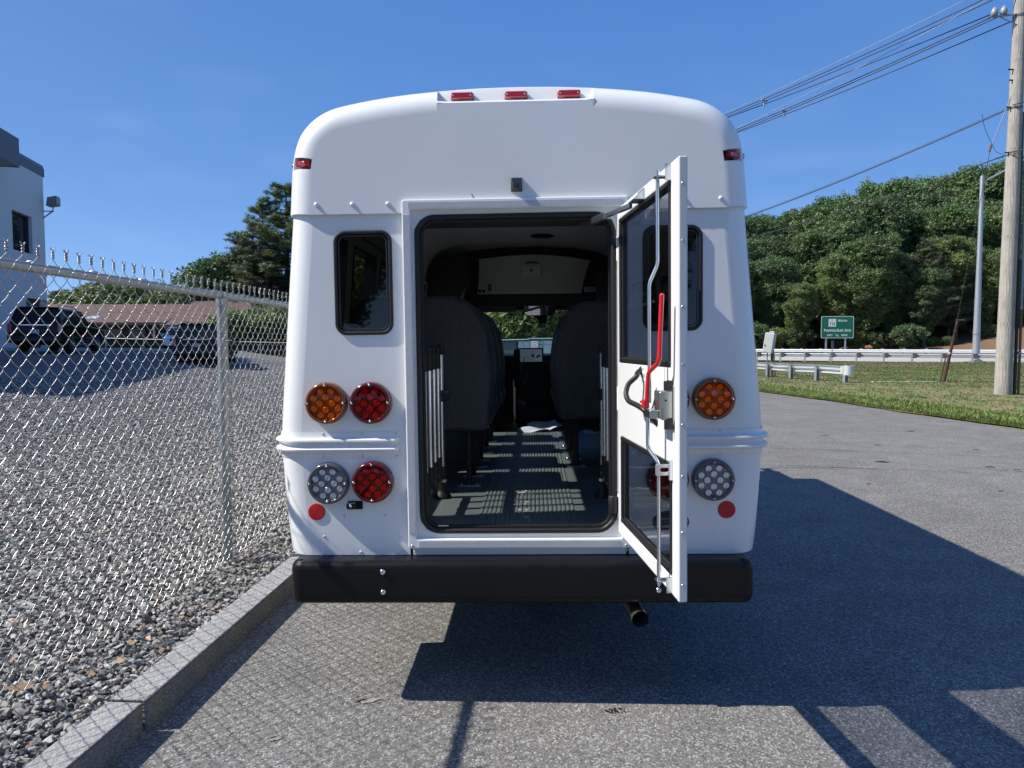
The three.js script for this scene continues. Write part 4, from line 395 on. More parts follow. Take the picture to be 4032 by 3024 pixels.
// ---- front of the body: bulkhead over the windscreen with its kit box
{ const b = grp('front_bulkhead', bus, 0, 0, -4.2); const sh = new THREE.Shape(); sh.moveTo(-0.50, 2.075); sh.lineTo(0.56, 2.07); sh.quadraticCurveTo(0.58, 2.22, 0.65, 2.40); sh.quadraticCurveTo(0.08, 2.52, -0.48, 2.43); sh.quadraticCurveTo(-0.47, 2.25, -0.50, 2.075); const white = phys([0.62, 0.62, 0.58], 0.22, { clearcoat: 0.4 }); add('panel', ext(sh, 0.02, -0.02, 0.006, 12), white, b);
  const ar = []; for (let k = 0; k <= 16; k++) { const t = k / 16, x = lerp(-0.5, 0.67, t); ar.push(V(x, 2.435 + 0.05 * Math.sin(Math.PI * t) - 0.02 * t, 0.006)); } add('trim_bead', tube(ar, 0.011, 8, 40), darkTrim, b);
  add('surround', (() => { const s = new THREE.Shape(); s.moveTo(-1.0, 1.95); s.lineTo(1.0, 1.95); s.lineTo(0.97, 2.4); s.lineTo(0.8, 2.55); s.lineTo(-0.8, 2.55); s.lineTo(-0.97, 2.4); s.closePath(); return ext(s, 0.02, -0.06); })(), darkTrim, b);
  for (const s of [-1, 1]) add('side_pod', new THREE.ExtrudeGeometry((() => { const q = new THREE.Shape(); const x0 = s < 0 ? -0.95 : 0.70, x1 = s < 0 ? -0.56 : 0.95; q.moveTo(x0, 1.95); q.lineTo(x1 + (s < 0 ? -0.09 : 0), 1.95); q.lineTo(x1 - (s < 0 ? 0 : 0), 2.12); q.lineTo(x1, 2.40); q.quadraticCurveTo(lerp(x0, x1, 0.5), 2.44, x0, 2.28); return q; })(), { depth: 0.5, bevelEnabled: true, bevelSize: 0.02, bevelThickness: 0.02, bevelOffset: -0.02 }), std([0.014, 0.015, 0.017], 0.6), b);
  const kit = std([0.75, 0.76, 0.74], 0.4); add('kit_box', new RoundedBoxGeometry(0.19, 0.13, 0.06, 3, 0.014).translate(0.055, 2.305, 0.035), kit, b).userData.label = 'white body fluid kit box'; add('kit_handle', tube([V(0.0, 2.372, 0.035), V(0.01, 2.386, 0.035), V(0.1, 2.386, 0.035), V(0.11, 2.372, 0.035)], 0.006, 6), darkTrim, b);
  add('kit_print', new THREE.PlaneGeometry(0.165, 0.11).translate(0.055, 2.305, 0.0665), std([1, 1, 1], 0.5, 0, { map: canvasTex(330, 220, (g, w, h) => { g.fillStyle = '#dcdedb'; g.fillRect(0, 0, w, h); g.fillStyle = '#16181c'; g.strokeStyle = '#16181c'; g.font = 'bold 34px sans-serif'; g.textAlign = 'center'; g.fillText('BODY FLUID KIT', w / 2, 40); g.lineWidth = 11; for (let k = 0; k < 3; k++) { const a = -Math.PI / 2 + k * TAU / 3, x = w / 2 + 22 * Math.cos(a), y = 112 + 22 * Math.sin(a); g.beginPath(); g.arc(x, y, 24, a + 0.55, a + TAU - 0.55); g.stroke(); } g.beginPath(); g.arc(w / 2, 112, 8, 0, TAU); g.fill(); g.fillRect(90, 186, 26, 12); g.font = 'bold 20px sans-serif'; g.fillText('PROTECTION', w / 2 + 30, 199); }) }), b);
  for (const [x, y] of [[-0.47, 2.105], [-0.43, 2.105]]) add('speaker', latheZ([[0, 0.006], [0.014, 0.006], [0.016, 0]], 16).translate(x, y, 0.002), darkTrim, b); for (const [x, y] of [[-0.31, 2.25], [-0.25, 2.18], [0.38, 2.24], [0.36, 2.175]]) add('fastener', latheZ([[0, 0.005], [0.007, 0.004], [0.012, 0]], 12).translate(x, y, 0.001), chrome, b);
  add('release_label', new THREE.PlaneGeometry(0.16, 0.05).translate(0.66, 2.10, 0.08), std([1, 1, 1], 0.5, 0, { map: canvasTex(320, 100, (g, w, h) => { g.fillStyle = '#b9bdc2'; g.fillRect(0, 0, w, h); g.fillStyle = '#16181c'; g.textAlign = 'center'; g.font = 'bold 36px sans-serif'; g.fillText('EMERGENCY', w / 2, 36); g.font = 'bold 32px sans-serif'; g.fillText('DOOR RELEASE', w / 2, 72); g.font = 'bold 16px sans-serif'; g.fillText('PULL TO OPEN', w / 2, 92); }) }), b);
  add('notice', new THREE.PlaneGeometry(0.035, 0.07).translate(-0.37, 2.14, 0.002), std([1, 1, 1], 0.5, 0, { map: canvasTex(64, 128, (g, w, h) => { g.fillStyle = '#6d716e'; g.fillRect(0, 0, w, h); g.fillStyle = '#23262a'; for (let k = 0; k < 7; k++) g.fillRect(10, 12 + k * 16, 44 - (k % 3) * 8, 7); }) }), b); }
// ---- cab shell, windscreen, dashboard
{ const c = grp('cab', bus); const white = paint; const z0 = -LEN, zw0 = -5.0, zw1 = -5.65; // windscreen foot further forward than its head
  add('firewall', box(1.9, 1.0, 0.06, 0, 0.95, -5.62), darkTrim, c); add('cab_side', join([-1, 1].flatMap(s => [box(0.03, 0.95, 1.2, s * 0.98, 0.95, -5.3), box(0.03, 0.7, 0.1, s * 0.97, 1.75, -4.95), box(0.03, 0.1, 0.9, s * 0.96, 2.06, -5.2)])), white, c); add('cab_roof', join([box(1.96, 0.05, 0.9, 0, 2.12, -5.0), box(1.9, 0.16, 0.05, 0, 2.02, -4.98)]), darkTrim, c);
  add('pillar', join([-1, 1].map(s => rod(V(s * 0.86, 2.06, -5.05), V(s * 0.98, 1.40, -5.75), 0.05, 0.06, 8))), darkTrim, c); add('windscreen', gridG(1, 1, (i, j) => V((i ? 1 : -1) * (j ? 0.86 : 0.96), j ? 2.03 : 1.40, j ? -5.06 : -5.74)), clearGlass, c);
  add('bonnet', join([box(1.9, 0.8, 1.0, 0, 0.95, -6.25, 0.12)]), white, c); add('side_glass', join([-1, 1].map(s => new THREE.PlaneGeometry(0.7, 0.62).rotateY(Math.PI / 2).translate(s * 0.975, 1.72, -5.35))), tintSide, c);
  add('window_header', box(1.8, 0.02, 0.05, 0.0, 1.945, -4.92), std([0.3, 0.3, 0.3], 0.5), c); }
{ const d = grp('dashboard', bus); const dk = std([0.014, 0.014, 0.016], 0.5); add('dash_top', join([new RoundedBoxGeometry(1.9, 0.14, 0.6, 3, 0.05).translate(0, 1.37, -5.35), new RoundedBoxGeometry(1.9, 0.4, 0.3, 3, 0.05).translate(0, 1.15, -5.3), new RoundedBoxGeometry(0.42, 0.75, 0.3, 3, 0.05).translate(0.04, 1.0, -5.12)]), dk, d);
  add('screen_housing', new RoundedBoxGeometry(0.285, 0.18, 0.03, 3, 0.01).translate(0.035, 1.432, -4.965), dk, d);
  add('touch_screen', new THREE.PlaneGeometry(0.252, 0.142).translate(0.035, 1.437, -4.9485), std([0, 0, 0], 0.25, 0, { emissive: C3(0.055, 0.07, 0.09), emissiveMap: canvasTex(512, 288, (g, w, h) => { g.fillStyle = '#b9c2cc'; g.fillRect(0, 0, w, h); g.fillStyle = '#ccd4dc'; g.fillRect(350, 20, 150, 240); g.fillStyle = '#1b2440'; g.fillRect(276, 118, 66, 66); g.fillStyle = '#6b7480'; g.fillRect(20, 160, 200, 6); g.fillRect(20, 190, 240, 4); g.fillRect(300, 90, 60, 6); for (let k = 0; k < 5; k++) g.fillRect(24 + k * 70, 250, 36, 8); g.fillStyle = '#2b2f36'; g.beginPath(); g.moveTo(372, 196); g.lineTo(400, 150); g.lineTo(450, 118); g.lineTo(478, 140); g.lineTo(470, 170); g.lineTo(410, 204); g.fill(); }) }), d);
  add('steering_wheel', new THREE.TorusGeometry(0.19, 0.016, 10, 36).rotateX(-0.45).translate(-0.52, 1.30, -4.92), dk, d); add('column_stalk', new RoundedBoxGeometry(0.07, 0.42, 0.08, 2, 0.02).translate(-0.115, 1.30, -4.75), std([0.006, 0.006, 0.007], 0.7), d); add('microphone_cord', tube([V(-0.03, 1.42, -4.9), V(-0.075, 1.30, -4.88), V(-0.055, 1.16, -4.86), V(-0.035, 1.12, -4.86), V(-0.018, 1.16, -4.86), V(-0.02, 1.24, -4.88)], 0.005, 6), std([0.25, 0.25, 0.25], 0.4), d);
  for (let r = 0; r < 2; r++) for (let k = 0; k < 4; k++) add('dash_button', box(0.018, 0.014, 0.006, -0.02 + k * 0.03, 0.955 - r * 0.024, -4.96, 0.002), std([0.12, 0.12, 0.12], 0.4), d); add('gear_lever', join([new RoundedBoxGeometry(0.10, 0.05, 0.06, 2, 0.02).rotateZ(-0.5).translate(-0.07, 0.93, -4.6)]), std([0.30, 0.30, 0.28], 0.5), d); add('centre_console', new RoundedBoxGeometry(0.35, 0.4, 0.5, 3, 0.04).translate(0.06, 0.68, -4.75), dk, d);
  add('driver_seat', join([new RoundedBoxGeometry(0.5, 0.75, 0.14, 3, 0.06).translate(-0.5, 1.35, -4.15), new RoundedBoxGeometry(0.5, 0.14, 0.5, 3, 0.05).translate(-0.5, 0.98, -4.4)]), dk, d); }
{ const m = grp('rear_view_mirror', bus, 0.13, 1.945, -4.78); m.rotation.set(0.1, -0.30, 0.03); add('housing', (() => { const s = rrect(-0.18, -0.075, 0.18, 0.075, 0.05); return ext(s, 0.04, -0.045, 0.012, 8); })(), darkTrim, m); add('mirror_glass', new THREE.ShapeGeometry(rrect(-0.168, -0.064, 0.168, 0.064, 0.042), 8).translate(0, 0, -0.003), std([0.85, 0.86, 0.87], 0.03, 1), m); add('mirror_foot', new ConvexGeometry([V(-0.14, 0.02, -0.05), V(0.12, 0.02, -0.05), V(-0.03, -0.17, -0.16), V(0.02, -0.17, -0.16), V(-0.14, 0.06, -0.12), V(0.12, 0.06, -0.12)]), darkTrim, m); }
for (const [x, w] of [[-0.32, 0.40], [0.62, 0.36]]) { const v = grp('sun_visor', bus, x, 1.99, -4.62); add('visor_board', new RoundedBoxGeometry(w, 0.16, 0.025, 3, 0.012), std([0.16, 0.16, 0.15], 0.7), v); add('visor_label', new THREE.PlaneGeometry(0.10, 0.07).translate(w * 0.25, 0.005, 0.0135), std([1, 1, 1], 0.6, 0, { map: canvasTex(128, 96, (g, W, H) => { g.fillStyle = '#8f918e'; g.fillRect(0, 0, W, H); g.fillStyle = '#3a3b3c'; for (let k = 0; k < 5; k++) g.fillRect(10, 10 + k * 17, 108 - (k % 2) * 24, 9); }) }), v); add('visor_arm', rod(V(w / 2, 0.03, 0), V(w / 2 + 0.06, 0.03, 0), 0.006), zinc, v); }
// loose papers on the cab floor
{ const P = (x, y, z, w, h, ry, rx, label, c) => { const g = gridG(6, 6, (i, j) => V((i / 6 - 0.5) * w, 0.02 * Math.sin(i * 0.9 + ry) * Math.sin(j * 0.6 + 1), (j / 6 - 0.5) * h)); const m = add('paper', g, std(c, 0.7)); const b = V(x, y, z).applyEuler(bus.rotation).add(bus.position); m.position.copy(b); m.rotation.set(rx, ry, 0.0125); tag(m, label, 'paper'); };
  P(0.17, 0.775, -3.78, 0.30, 0.2, 0.4, 0.35, 'folded white paper sheet lying at the head of the bus aisle', [0.5, 0.52, 0.58]); P(0.06, 0.755, -3.66, 0.30, 0.14, -0.1, 0.1, 'printed pale blue sheet at the far end of the ribbed bus floor', [0.45, 0.5, 0.6]); P(0.62, 0.742, -3.5, 0.2, 0.16, 0.2, 0, 'small white sheet on the bus floor under the right seats', [0.6, 0.62, 0.66]); }
// ---------------------------------------------------------------- chain link fence
const galv = std([0.36, 0.37, 0.37], 0.32, 1), galvDull = std([0.33, 0.35, 0.35], 0.5, 0.75, { bumpMap: paintBump, bumpScale: 0.001, map: tex(256, (u, v) => { const n = fbm(u * 8, v * 8, 4, 8, 501); const c = 0.75 + 0.4 * n; return [c, c, c]; }) });
{ const f = grp('chain_link_fence', null, -1.909, 0, -4.70, Math.PI / 2 - 0.0675); // local x runs away from the camera
  tag(f, 'galvanised chain link fence with twisted top along the gravel yard', 'fence'); const p = 0.085, hp = p / 2, y0 = 0.14, nRow = 21, r = 0.0017;
  const wire = ph => { const P = []; for (let k = 0; k <= nRow * 2; k++) { const side = (k + ph) % 2, yk = y0 + k * p / 2; if (k) { const ps = (k - 1 + ph) % 2; for (const t of [0.25, 0.5, 0.75]) { const sgn = side ? 1 : -1; P.push(V(lerp(ps ? hp : 0, side ? hp : 0, t + (t - 0.5) * 0.10), yk - p / 2 + p / 2 * t, sgn * 0.0046 * Math.sin(Math.PI * t) * 1.0 + 0.001 * sgn)); } } P.push(V(side ? hp + 0.002 : -0.002, yk, (side ? 1 : -1) * 0.0005)); } return sweep(P, r, 5); };
  const top = (x) => { const y = y0 + nRow * p; const a = [], b = []; for (let k = 0; k <= 10; k++) { const t = k / 10, an = t * TAU * 1.25; a.push(V(x + 0.004 * Math.cos(an), y + t * 0.032, 0.004 * Math.sin(an))); b.push(V(x - 0.004 * Math.cos(an), y + t * 0.032, -0.004 * Math.sin(an))); } a.push(V(x + 0.009, y + 0.045, 0.004)); b.push(V(x - 0.009, y + 0.045, -0.004)); return [sweep(a, 0.0021, 5), sweep(b, 0.0021, 5)]; };
  const A = join([wire(0), ...top(0)]), B = join([wire(1), ...top(hp)]); const i0 = Math.round(-3.9 / hp), i1 = Math.round(7.2 / hp); for (let k = i0; k < i1; k++) { const m = add('wire', k & 1 ? B : A, galv, f); m.position.set(k * hp + (hash(k, 9) - 0.5) * 0.003, (hash(k, 8) - 0.5) * 0.003, 0.038 + 0.012 * (noise(k * 0.05, 3) - 0.5)); m.rotation.z = (hash(k, 7) - 0.5) * 0.004; }
  const yr = y0 + nRow * p - 0.048; for (const [a, b] of [[-3.95, -0.02], [0.04, 3.02], [3.04, 7.25]]) add('top_rail', rod(V(a, yr, 0), V(b, yr, 0), 0.022, 0.022, 18), galvDull, f);
  for (const x of [-3.0, 0, 3.0, 6.0]) { add('post', join([rod(V(x, -0.2, 0), V(x, yr - 0.035, 0), 0.0335, 0.0335, 20)]), galvDull, f); add('post_cap', join([rod(V(x, yr - 0.075, 0), V(x, yr - 0.02, 0), 0.037, 0.037, 18), rod(V(x - 0.03, yr, 0), V(x + 0.03, yr, 0), 0.0275, 0.0275, 18)]), galvDull, f); for (const y of [0.30, 0.62, 0.95, 1.28, 1.58]) add('tie', join([tube([V(x - 0.036, y, 0.002), V(x - 0.02, y + 0.003, 0.034), V(x + 0.02, y + 0.004, 0.044), V(x + 0.042, y + 0.006, 0.042)], 0.003, 5, 14)]), alu, f); }
  seed(12); for (let x = -3.7; x < 7; x += 0.40) add('tie', join([tube([V(x, yr - 0.022, -0.012), V(x, yr + 0.016, -0.02), V(x + 0.004, yr + 0.025, 0.012), V(x + 0.012, yr + 0.010, 0.042)], 0.003, 5, 14), tube([V(x + 0.002, yr - 0.03, 0.036), V(x + 0.018, yr - 0.045, 0.042), V(x + 0.034, yr - 0.062, 0.036)], 0.003, 5, 6)]), alu, f);
}
// ---------------------------------------------------------------- pale metal building behind the yard
{ const P1 = V(-27.6, 1.28, -42), yaw = Math.atan2(0.211, 0.977); const b = grp('metal_building', null, P1.x, P1.y, P1.z, yaw); b.scale.setScalar(1.235); tag(b, 'tall pale grey metal sided building with dark eave at the left edge', 'building'); // local +z runs toward the camera along the wall, local +x faces the yard
  const Hh = 8.15, Lw = 22; const wallM = std([0.68, 0.68, 0.69], 0.6, 0, { bumpMap: paintBump, bumpScale: 0.004 }); const trim = std([0.13, 0.145, 0.165], 0.5, 0.2), soffit = std([0.30, 0.31, 0.33], 0.6);
  const wz = [2.1, 5.0]; // far window opening and the door bay
  const sh = new THREE.Shape(); sh.moveTo(0, -1.5); sh.lineTo(Lw, -1.5); sh.lineTo(Lw, Hh); sh.lineTo(0, Hh); sh.closePath(); sh.holes.push((() => { const h = new THREE.Path(); h.moveTo(1.35, 4.35); h.lineTo(3.25, 4.35); h.lineTo(3.25, 6.05); h.lineTo(1.35, 6.05); h.closePath(); return h; })());
  sh.holes.push((() => { const h = new THREE.Path(); h.moveTo(0.02, -1.4); h.lineTo(2.2, -1.4); h.lineTo(2.2, 2.35); h.lineTo(0.02, 2.35); h.closePath(); return h; })());
  add('wall', ext(sh, 0.2, -0.2).rotateY(-Math.PI / 2), wallM, b); add('back_wall', join([box(0.2, Hh + 1.5, Lw, -14, Hh / 2 - 0.75, Lw / 2), box(14, Hh + 1.5, 0.2, -7.0, Hh / 2 - 0.75, 0.1), box(14, Hh + 1.5, 0.2, -7.0, Hh / 2 - 0.75, Lw - 0.1), box(14, 0.1, Lw, -7, -1, Lw / 2)]), wallM, b);
  for (let k = 1; k < 10; k++) add('panel_seam', box(0.006, Hh - 2.5, 0.02, 0.203 - 0.2, Hh / 2 + 1.25, k * 3.0 + 0.4), std([0.36, 0.37, 0.39], 0.6), b);
  add('corner_trim', box(0.08, Hh, 0.12, 0.02, Hh / 2 - 0.1, -0.02), wallM, b);
  const w = grp('window', b, 0, 5.2, 2.3); add('frame', join([box(0.12, 0.10, 2.0, 0.0, 0.85, 0), box(0.14, 0.10, 2.0, 0, -0.85, 0), box(0.12, 1.7, 0.09, 0, 0, 0.95), box(0.12, 1.7, 0.09, 0, 0, -0.95)]), std([0.05, 0.05, 0.055], 0.5), w); add('pane', box(0.02, 1.62, 1.82, -0.06, 0, 0), phys([0.02, 0.025, 0.03], 0.05), w);
  const dr = grp('doorway', b, 0, 0, 1.1); add('door_leaf', box(0.06, 3.7, 2.1, -0.1, 0.45, 0), std([0.03, 0.032, 0.035], 0.5), dr); add('head_trim', box(0.16, 0.12, 2.3, 0.0, 2.38, 0.02), std([0.10, 0.11, 0.10], 0.6), dr);
  add('roof', join([box(14.3, 0.14, Lw + 0.4, -7.0, Hh + 0.49, Lw / 2)]), std([0.22, 0.25, 0.25], 0.6), b);
  add('eave_fascia', join([box(0.10, 0.40, Lw + 0.3, 0.14, Hh + 0.22, Lw / 2), box(14, 0.4, 0.10, -6.8, Hh + 0.22, -0.12)]), trim, b); add('eave_soffit', box(0.12, 0.04, Lw, 0.06, Hh + 0.02, Lw / 2), soffit, b);
  // projecting canopy nearer the camera
  const c = grp('canopy', b, 0, 0, 0); add('canopy_fascia', join([box(0.08, 1.15, 6, 1.2, Hh - 0.10, 7.9), box(1.2, 1.15, 0.08, 0.6, Hh - 0.10, 4.9)]), trim, c); for (let k = 0; k < 9; k++) add('soffit_board', box(0.12, 0.03, 5.9, 0.08 + k * 0.13, Hh - 0.64, 7.9), soffit, c); add('canopy_top', box(1.24, 0.06, 6, 0.6, Hh + 0.44, 7.9), trim, c);
  const fl = grp('flood_lamp', b, 0.05, 6.45, 0.1); add('bracket', join([rod(V(0, -0.35, 0), V(0.55, 0.1, 0), 0.03), rod(V(0, 0.1, 0), V(0.6, 0.1, 0), 0.025), box(0.08, 0.25, 0.1, 0, 0.05, 0), rod(V(0.55, 0.08, 0), V(0.6, 0.35, 0), 0.025)]), std([0.16, 0.16, 0.16], 0.6), fl); add('lamp_head', new ConvexGeometry([V(0.38, 0.32, -0.28), V(0.38, 0.32, 0.28), V(0.78, 0.38, -0.28), V(0.78, 0.38, 0.28), V(0.42, 0.72, -0.22), V(0.42, 0.72, 0.22), V(0.80, 0.80, -0.22), V(0.80, 0.80, 0.22)]), std([0.22, 0.21, 0.19], 0.6), fl); add('lamp_glass', box(0.02, 0.34, 0.44, 0.815, 0.58, 0), phys([0.45, 0.45, 0.42], 0.15), fl);
  const f2 = grp('wall_lamp', b, 0.05, 3.6, -0.05); add('lamp_head', new RoundedBoxGeometry(0.28, 0.26, 0.3, 2, 0.06), std([0.4, 0.4, 0.38], 0.5), f2); }
// ---------------------------------------------------------------- parked vehicles
function makeSUV(name, paintM, o = {}) { const g = new THREE.Group(); g.name = numbered(name); scene.add(g); const W = 0.98; // local +x forward, base at the ground, rear bumper at x = 0
  const glass = phys([0.012, 0.014, 0.017], 0.04), blk = std([0.012, 0.012, 0.012], 0.7), lo = new THREE.Shape(); lo.moveTo(0.02, 0.45); lo.lineTo(0.0, 0.62); lo.lineTo(0.06, 0.78); lo.lineTo(0.08, 1.10); lo.lineTo(0.16, 1.14); lo.lineTo(3.35, 1.12); lo.lineTo(3.55, 1.10); lo.quadraticCurveTo(4.6, 1.06, 5.0, 0.97); lo.quadraticCurveTo(5.18, 0.9, 5.2, 0.62); lo.lineTo(5.18, 0.42); lo.lineTo(4.75, 0.36); const arch = (cx) => { lo.lineTo(cx + 0.46, 0.36); lo.absarc(cx, 0.40, 0.46, 0, Math.PI, false); }; arch(4.2); arch(1.12); lo.lineTo(0.55, 0.36); lo.closePath();
  add('body', new THREE.ExtrudeGeometry(lo, { depth: 2 * W - 0.16, bevelEnabled: true, bevelSize: 0.05, bevelThickness: 0.08, bevelOffset: -0.05, bevelSegments: 3, curveSegments: 10 }).translate(0, 0, -W + 0.08), paintM, g);
  const by = 1.10, ty = 1.80, B = [[0.10, W - 0.05], [3.50, W - 0.05]], Tq = [[0.42, W - 0.22], [2.72, W - 0.22]]; const cr = [], pt = (x, y, z) => cr.push(V(x, y, z)); for (const s of [-1, 1]) { pt(B[0][0], by, s * B[0][1]); pt(B[1][0], by, s * B[1][1]); pt(Tq[0][0] - 0.06, ty - 0.06, s * (Tq[0][1] + 0.015)); pt(Tq[1][0] + 0.08, ty - 0.06, s * (Tq[1][1] + 0.015)); pt(Tq[0][0] + 0.06, ty, s * (Tq[0][1] - 0.06)); pt(Tq[1][0] - 0.05, ty, s * (Tq[1][1] - 0.06)); pt(0.9, ty + 0.04, s * 0.5); pt(2.2, ty + 0.04, s * 0.5); }
  add('cabin', new ConvexGeometry(cr), paintM, g);
  const side = (x0, x1, s, y0 = 1.16, y1 = 1.70) => { const q = (x, y) => { const t = (y - by) / (ty - by); return V(x, y, s * (lerp(W - 0.05, W - 0.22, t) + 0.006)); }; const tl = (y) => (y - by) / (ty - by); const xr = lerp(0.10, 0.42, tl(y1)), xf = lerp(3.5, 2.72, tl(y1)); const a = q(Math.max(x0, 0.2), y0), b = q(x1, y0), c = q(Math.min(x1, xf - 0.08), y1), d = q(Math.max(x0, xr + 0.1), y1); const G = new THREE.BufferGeometry(); G.setAttribute('position', new THREE.Float32BufferAttribute([a, b, c, a, c, d].flatMap(v => [v.x, v.y, v.z]), 3)); G.setAttribute('uv', new THREE.Float32BufferAttribute(new Float32Array(12), 2)); G.computeVertexNormals(); add('side_window', G, glass, g); };
  for (const s of [-1, 1]) { side(0.2, 1.25, s); side(1.33, 2.25, s); side(2.33, 3.28, s); add('roof_rail', tube([V(0.6, 1.80, s * 0.66), V(0.75, 1.88, s * 0.66), V(1.6, 1.905, s * 0.66), V(2.4, 1.87, s * 0.66), V(2.55, 1.78, s * 0.66)], 0.02, 6, 20), o.rail || std([0.35, 0.36, 0.38], 0.3, 1), g); add('side_trim', box(3.4, 0.03, 0.02, 2.2, 0.62, s * (W + 0.004)), o.trim || chrome, g); add('mirror', new RoundedBoxGeometry(0.14, 0.16, 0.22, 2, 0.04).translate(3.05, 1.22, s * (W + 0.1)), paintM, g); for (const x of [1.5, 2.55]) add('door_handle', new RoundedBoxGeometry(0.18, 0.03, 0.03, 2, 0.01).translate(x, 1.0, s * (W + 0.01)), paintM, g); add('running_board', box(2.2, 0.05, 0.14, 2.66, 0.34, s * (W - 0.06)), o.board || std([0.25, 0.25, 0.25], 0.5), g); add('tail_light', new RoundedBoxGeometry(0.09, 0.36, 0.15, 2, 0.02).translate(0.08, 0.96, s * (W - 0.09)), phys([0.30, 0.01, 0.015], 0.15, { clearcoat: 1 }), g); add('headlight', new RoundedBoxGeometry(0.12, 0.16, 0.34, 2, 0.03).translate(5.08, 0.84, s * (W - 0.24)), phys([0.6, 0.6, 0.62], 0.1), g); }
  { const G = new ConvexGeometry([V(0.125, 1.16, -0.80), V(0.125, 1.16, 0.80), V(0.345, 1.69, -0.70), V(0.345, 1.69, 0.70), V(0.16, 1.16, -0.80), V(0.16, 1.16, 0.80), V(0.38, 1.69, -0.70), V(0.38, 1.69, 0.70)]); add('rear_window', G, glass, g); const F = new ConvexGeometry([V(3.47, 1.16, -0.82), V(3.47, 1.16, 0.82), V(2.82, 1.74, -0.7), V(2.82, 1.74, 0.7), V(3.43, 1.16, -0.82), V(3.43, 1.16, 0.82), V(2.78, 1.74, -0.7), V(2.78, 1.74, 0.7)]); add('windscreen', F, glass, g); }
  add('rear_spoiler', new RoundedBoxGeometry(0.22, 0.04, 1.45, 2, 0.015).translate(0.40, 1.80, 0), paintM, g); add('tailgate_strip', new RoundedBoxGeometry(0.03, 0.05, 1.1, 2, 0.01).translate(0.065, 1.09, 0), chrome, g); add('number_plate', box(0.01, 0.16, 0.32, 0.045, 0.84, 0), std([0.45, 0.45, 0.46], 0.5), g); add('rear_badge', new RoundedBoxGeometry(0.02, 0.06, 0.14, 2, 0.008).translate(0.06, 1.0, 0), phys([0.35, 0.02, 0.02], 0.2), g); add('rear_bumper', new RoundedBoxGeometry(0.2, 0.26, 1.92, 3, 0.06).translate(0.06, 0.52, 0), o.bumper || paintM, g); add('front_bumper', new RoundedBoxGeometry(0.2, 0.3, 1.9, 3, 0.08).translate(5.12, 0.52, 0), paintM, g); add('grille', box(0.04, 0.22, 1.0, 5.18, 0.80, 0), blk, g); add('underbody', box(4.6, 0.25, 1.7, 2.6, 0.42, 0), blk, g);
  for (const x of [1.12, 4.2]) for (const s of [-1, 1]) { const w = grp('wheel', g, x, 0.40, s * (W - 0.14)); add('tyre', lathe([[0.24, -0.13], [0.36, -0.13], [0.395, -0.1], [0.40, -0.05], [0.40, 0.05], [0.395, 0.1], [0.36, 0.13], [0.24, 0.13]], 28).rotateX(Math.PI / 2), blk, w); const sp = []; for (let k = 0; k < 6; k++) { const a = k / 6 * TAU; sp.push(box(0.05, 0.22, 0.04, 0, 0.13, s * 0.10).rotateZ(a)); } add('rim', join([latheZ([[0.235, -0.1], [0.255, 0.12], [0.24, 0.125], [0.225, 0.02]], 24).rotateY(s < 0 ? Math.PI : 0), latheZ([[0, 0.12], [0.06, 0.12], [0.065, 0.08]], 14).rotateY(s < 0 ? Math.PI : 0), ...sp]), std([0.45, 0.46, 0.48], 0.3, 1), w); }
  return g; }
const face = (o, x, z, hd, dy = 0) => { o.position.set(x, yardH(x, z) + dy, z); o.rotation.y = Math.PI / 2 - hd; }; // hd: heading from straight ahead, clockwise
{ const s1 = makeSUV('parked_suv', phys([0.005, 0.005, 0.006], 0.15, { specularIntensity: 0.5 })); face(s1, -18.9, -28.2, -0.225, 0.02); tag(s1, 'black SUV parked beside the metal building behind the fence', 'car', 'cars parked beyond the fence');
  const s2 = makeSUV('parked_suv', phys([0.018, 0.021, 0.027], 0.2, { specularIntensity: 0.7 })); face(s2, -13.85, -31.2, -0.225); tag(s2, 'dark grey SUV parked nearer the fence post, rear toward camera', 'car', 'cars parked beyond the fence');
  const s3 = makeSUV('parked_suv', phys([0.75, 0.76, 0.77], 0.25, { clearcoat: 0.6 })); face(s3, -20.1, -43.2, 2.75); s3.scale.setScalar(0.74); tag(s3, 'white vehicle showing only its front beside the dark grey SUV', 'car', 'cars parked beyond the fence'); }
{ // drive behind the yard with its pale edging
  const g = gridG(30, 2, (i, j) => { const x = lerp(-36, -5, i / 30), z = -37 - j * 4.2 - (x + 20) * 0.1; return { x, y: yardH(x, z) + 0.04, z, u: x, v: z }; }); struct(add('yard_drive', g, std([0.75, 0.75, 0.75], 0.9, 0, { map: asphaltMap })));
  const k = gridG(30, 1, (i, j) => { const x = lerp(-36, -5, i / 30), z = -36.9 - (x + 20) * 0.1; return { x, y: yardH(x, z) + (j ? 0.16 : 0), z: z + (j ? -0.02 : 0) }; }); struct(add('yard_kerb', k, std([0.5, 0.49, 0.46], 0.85))); }
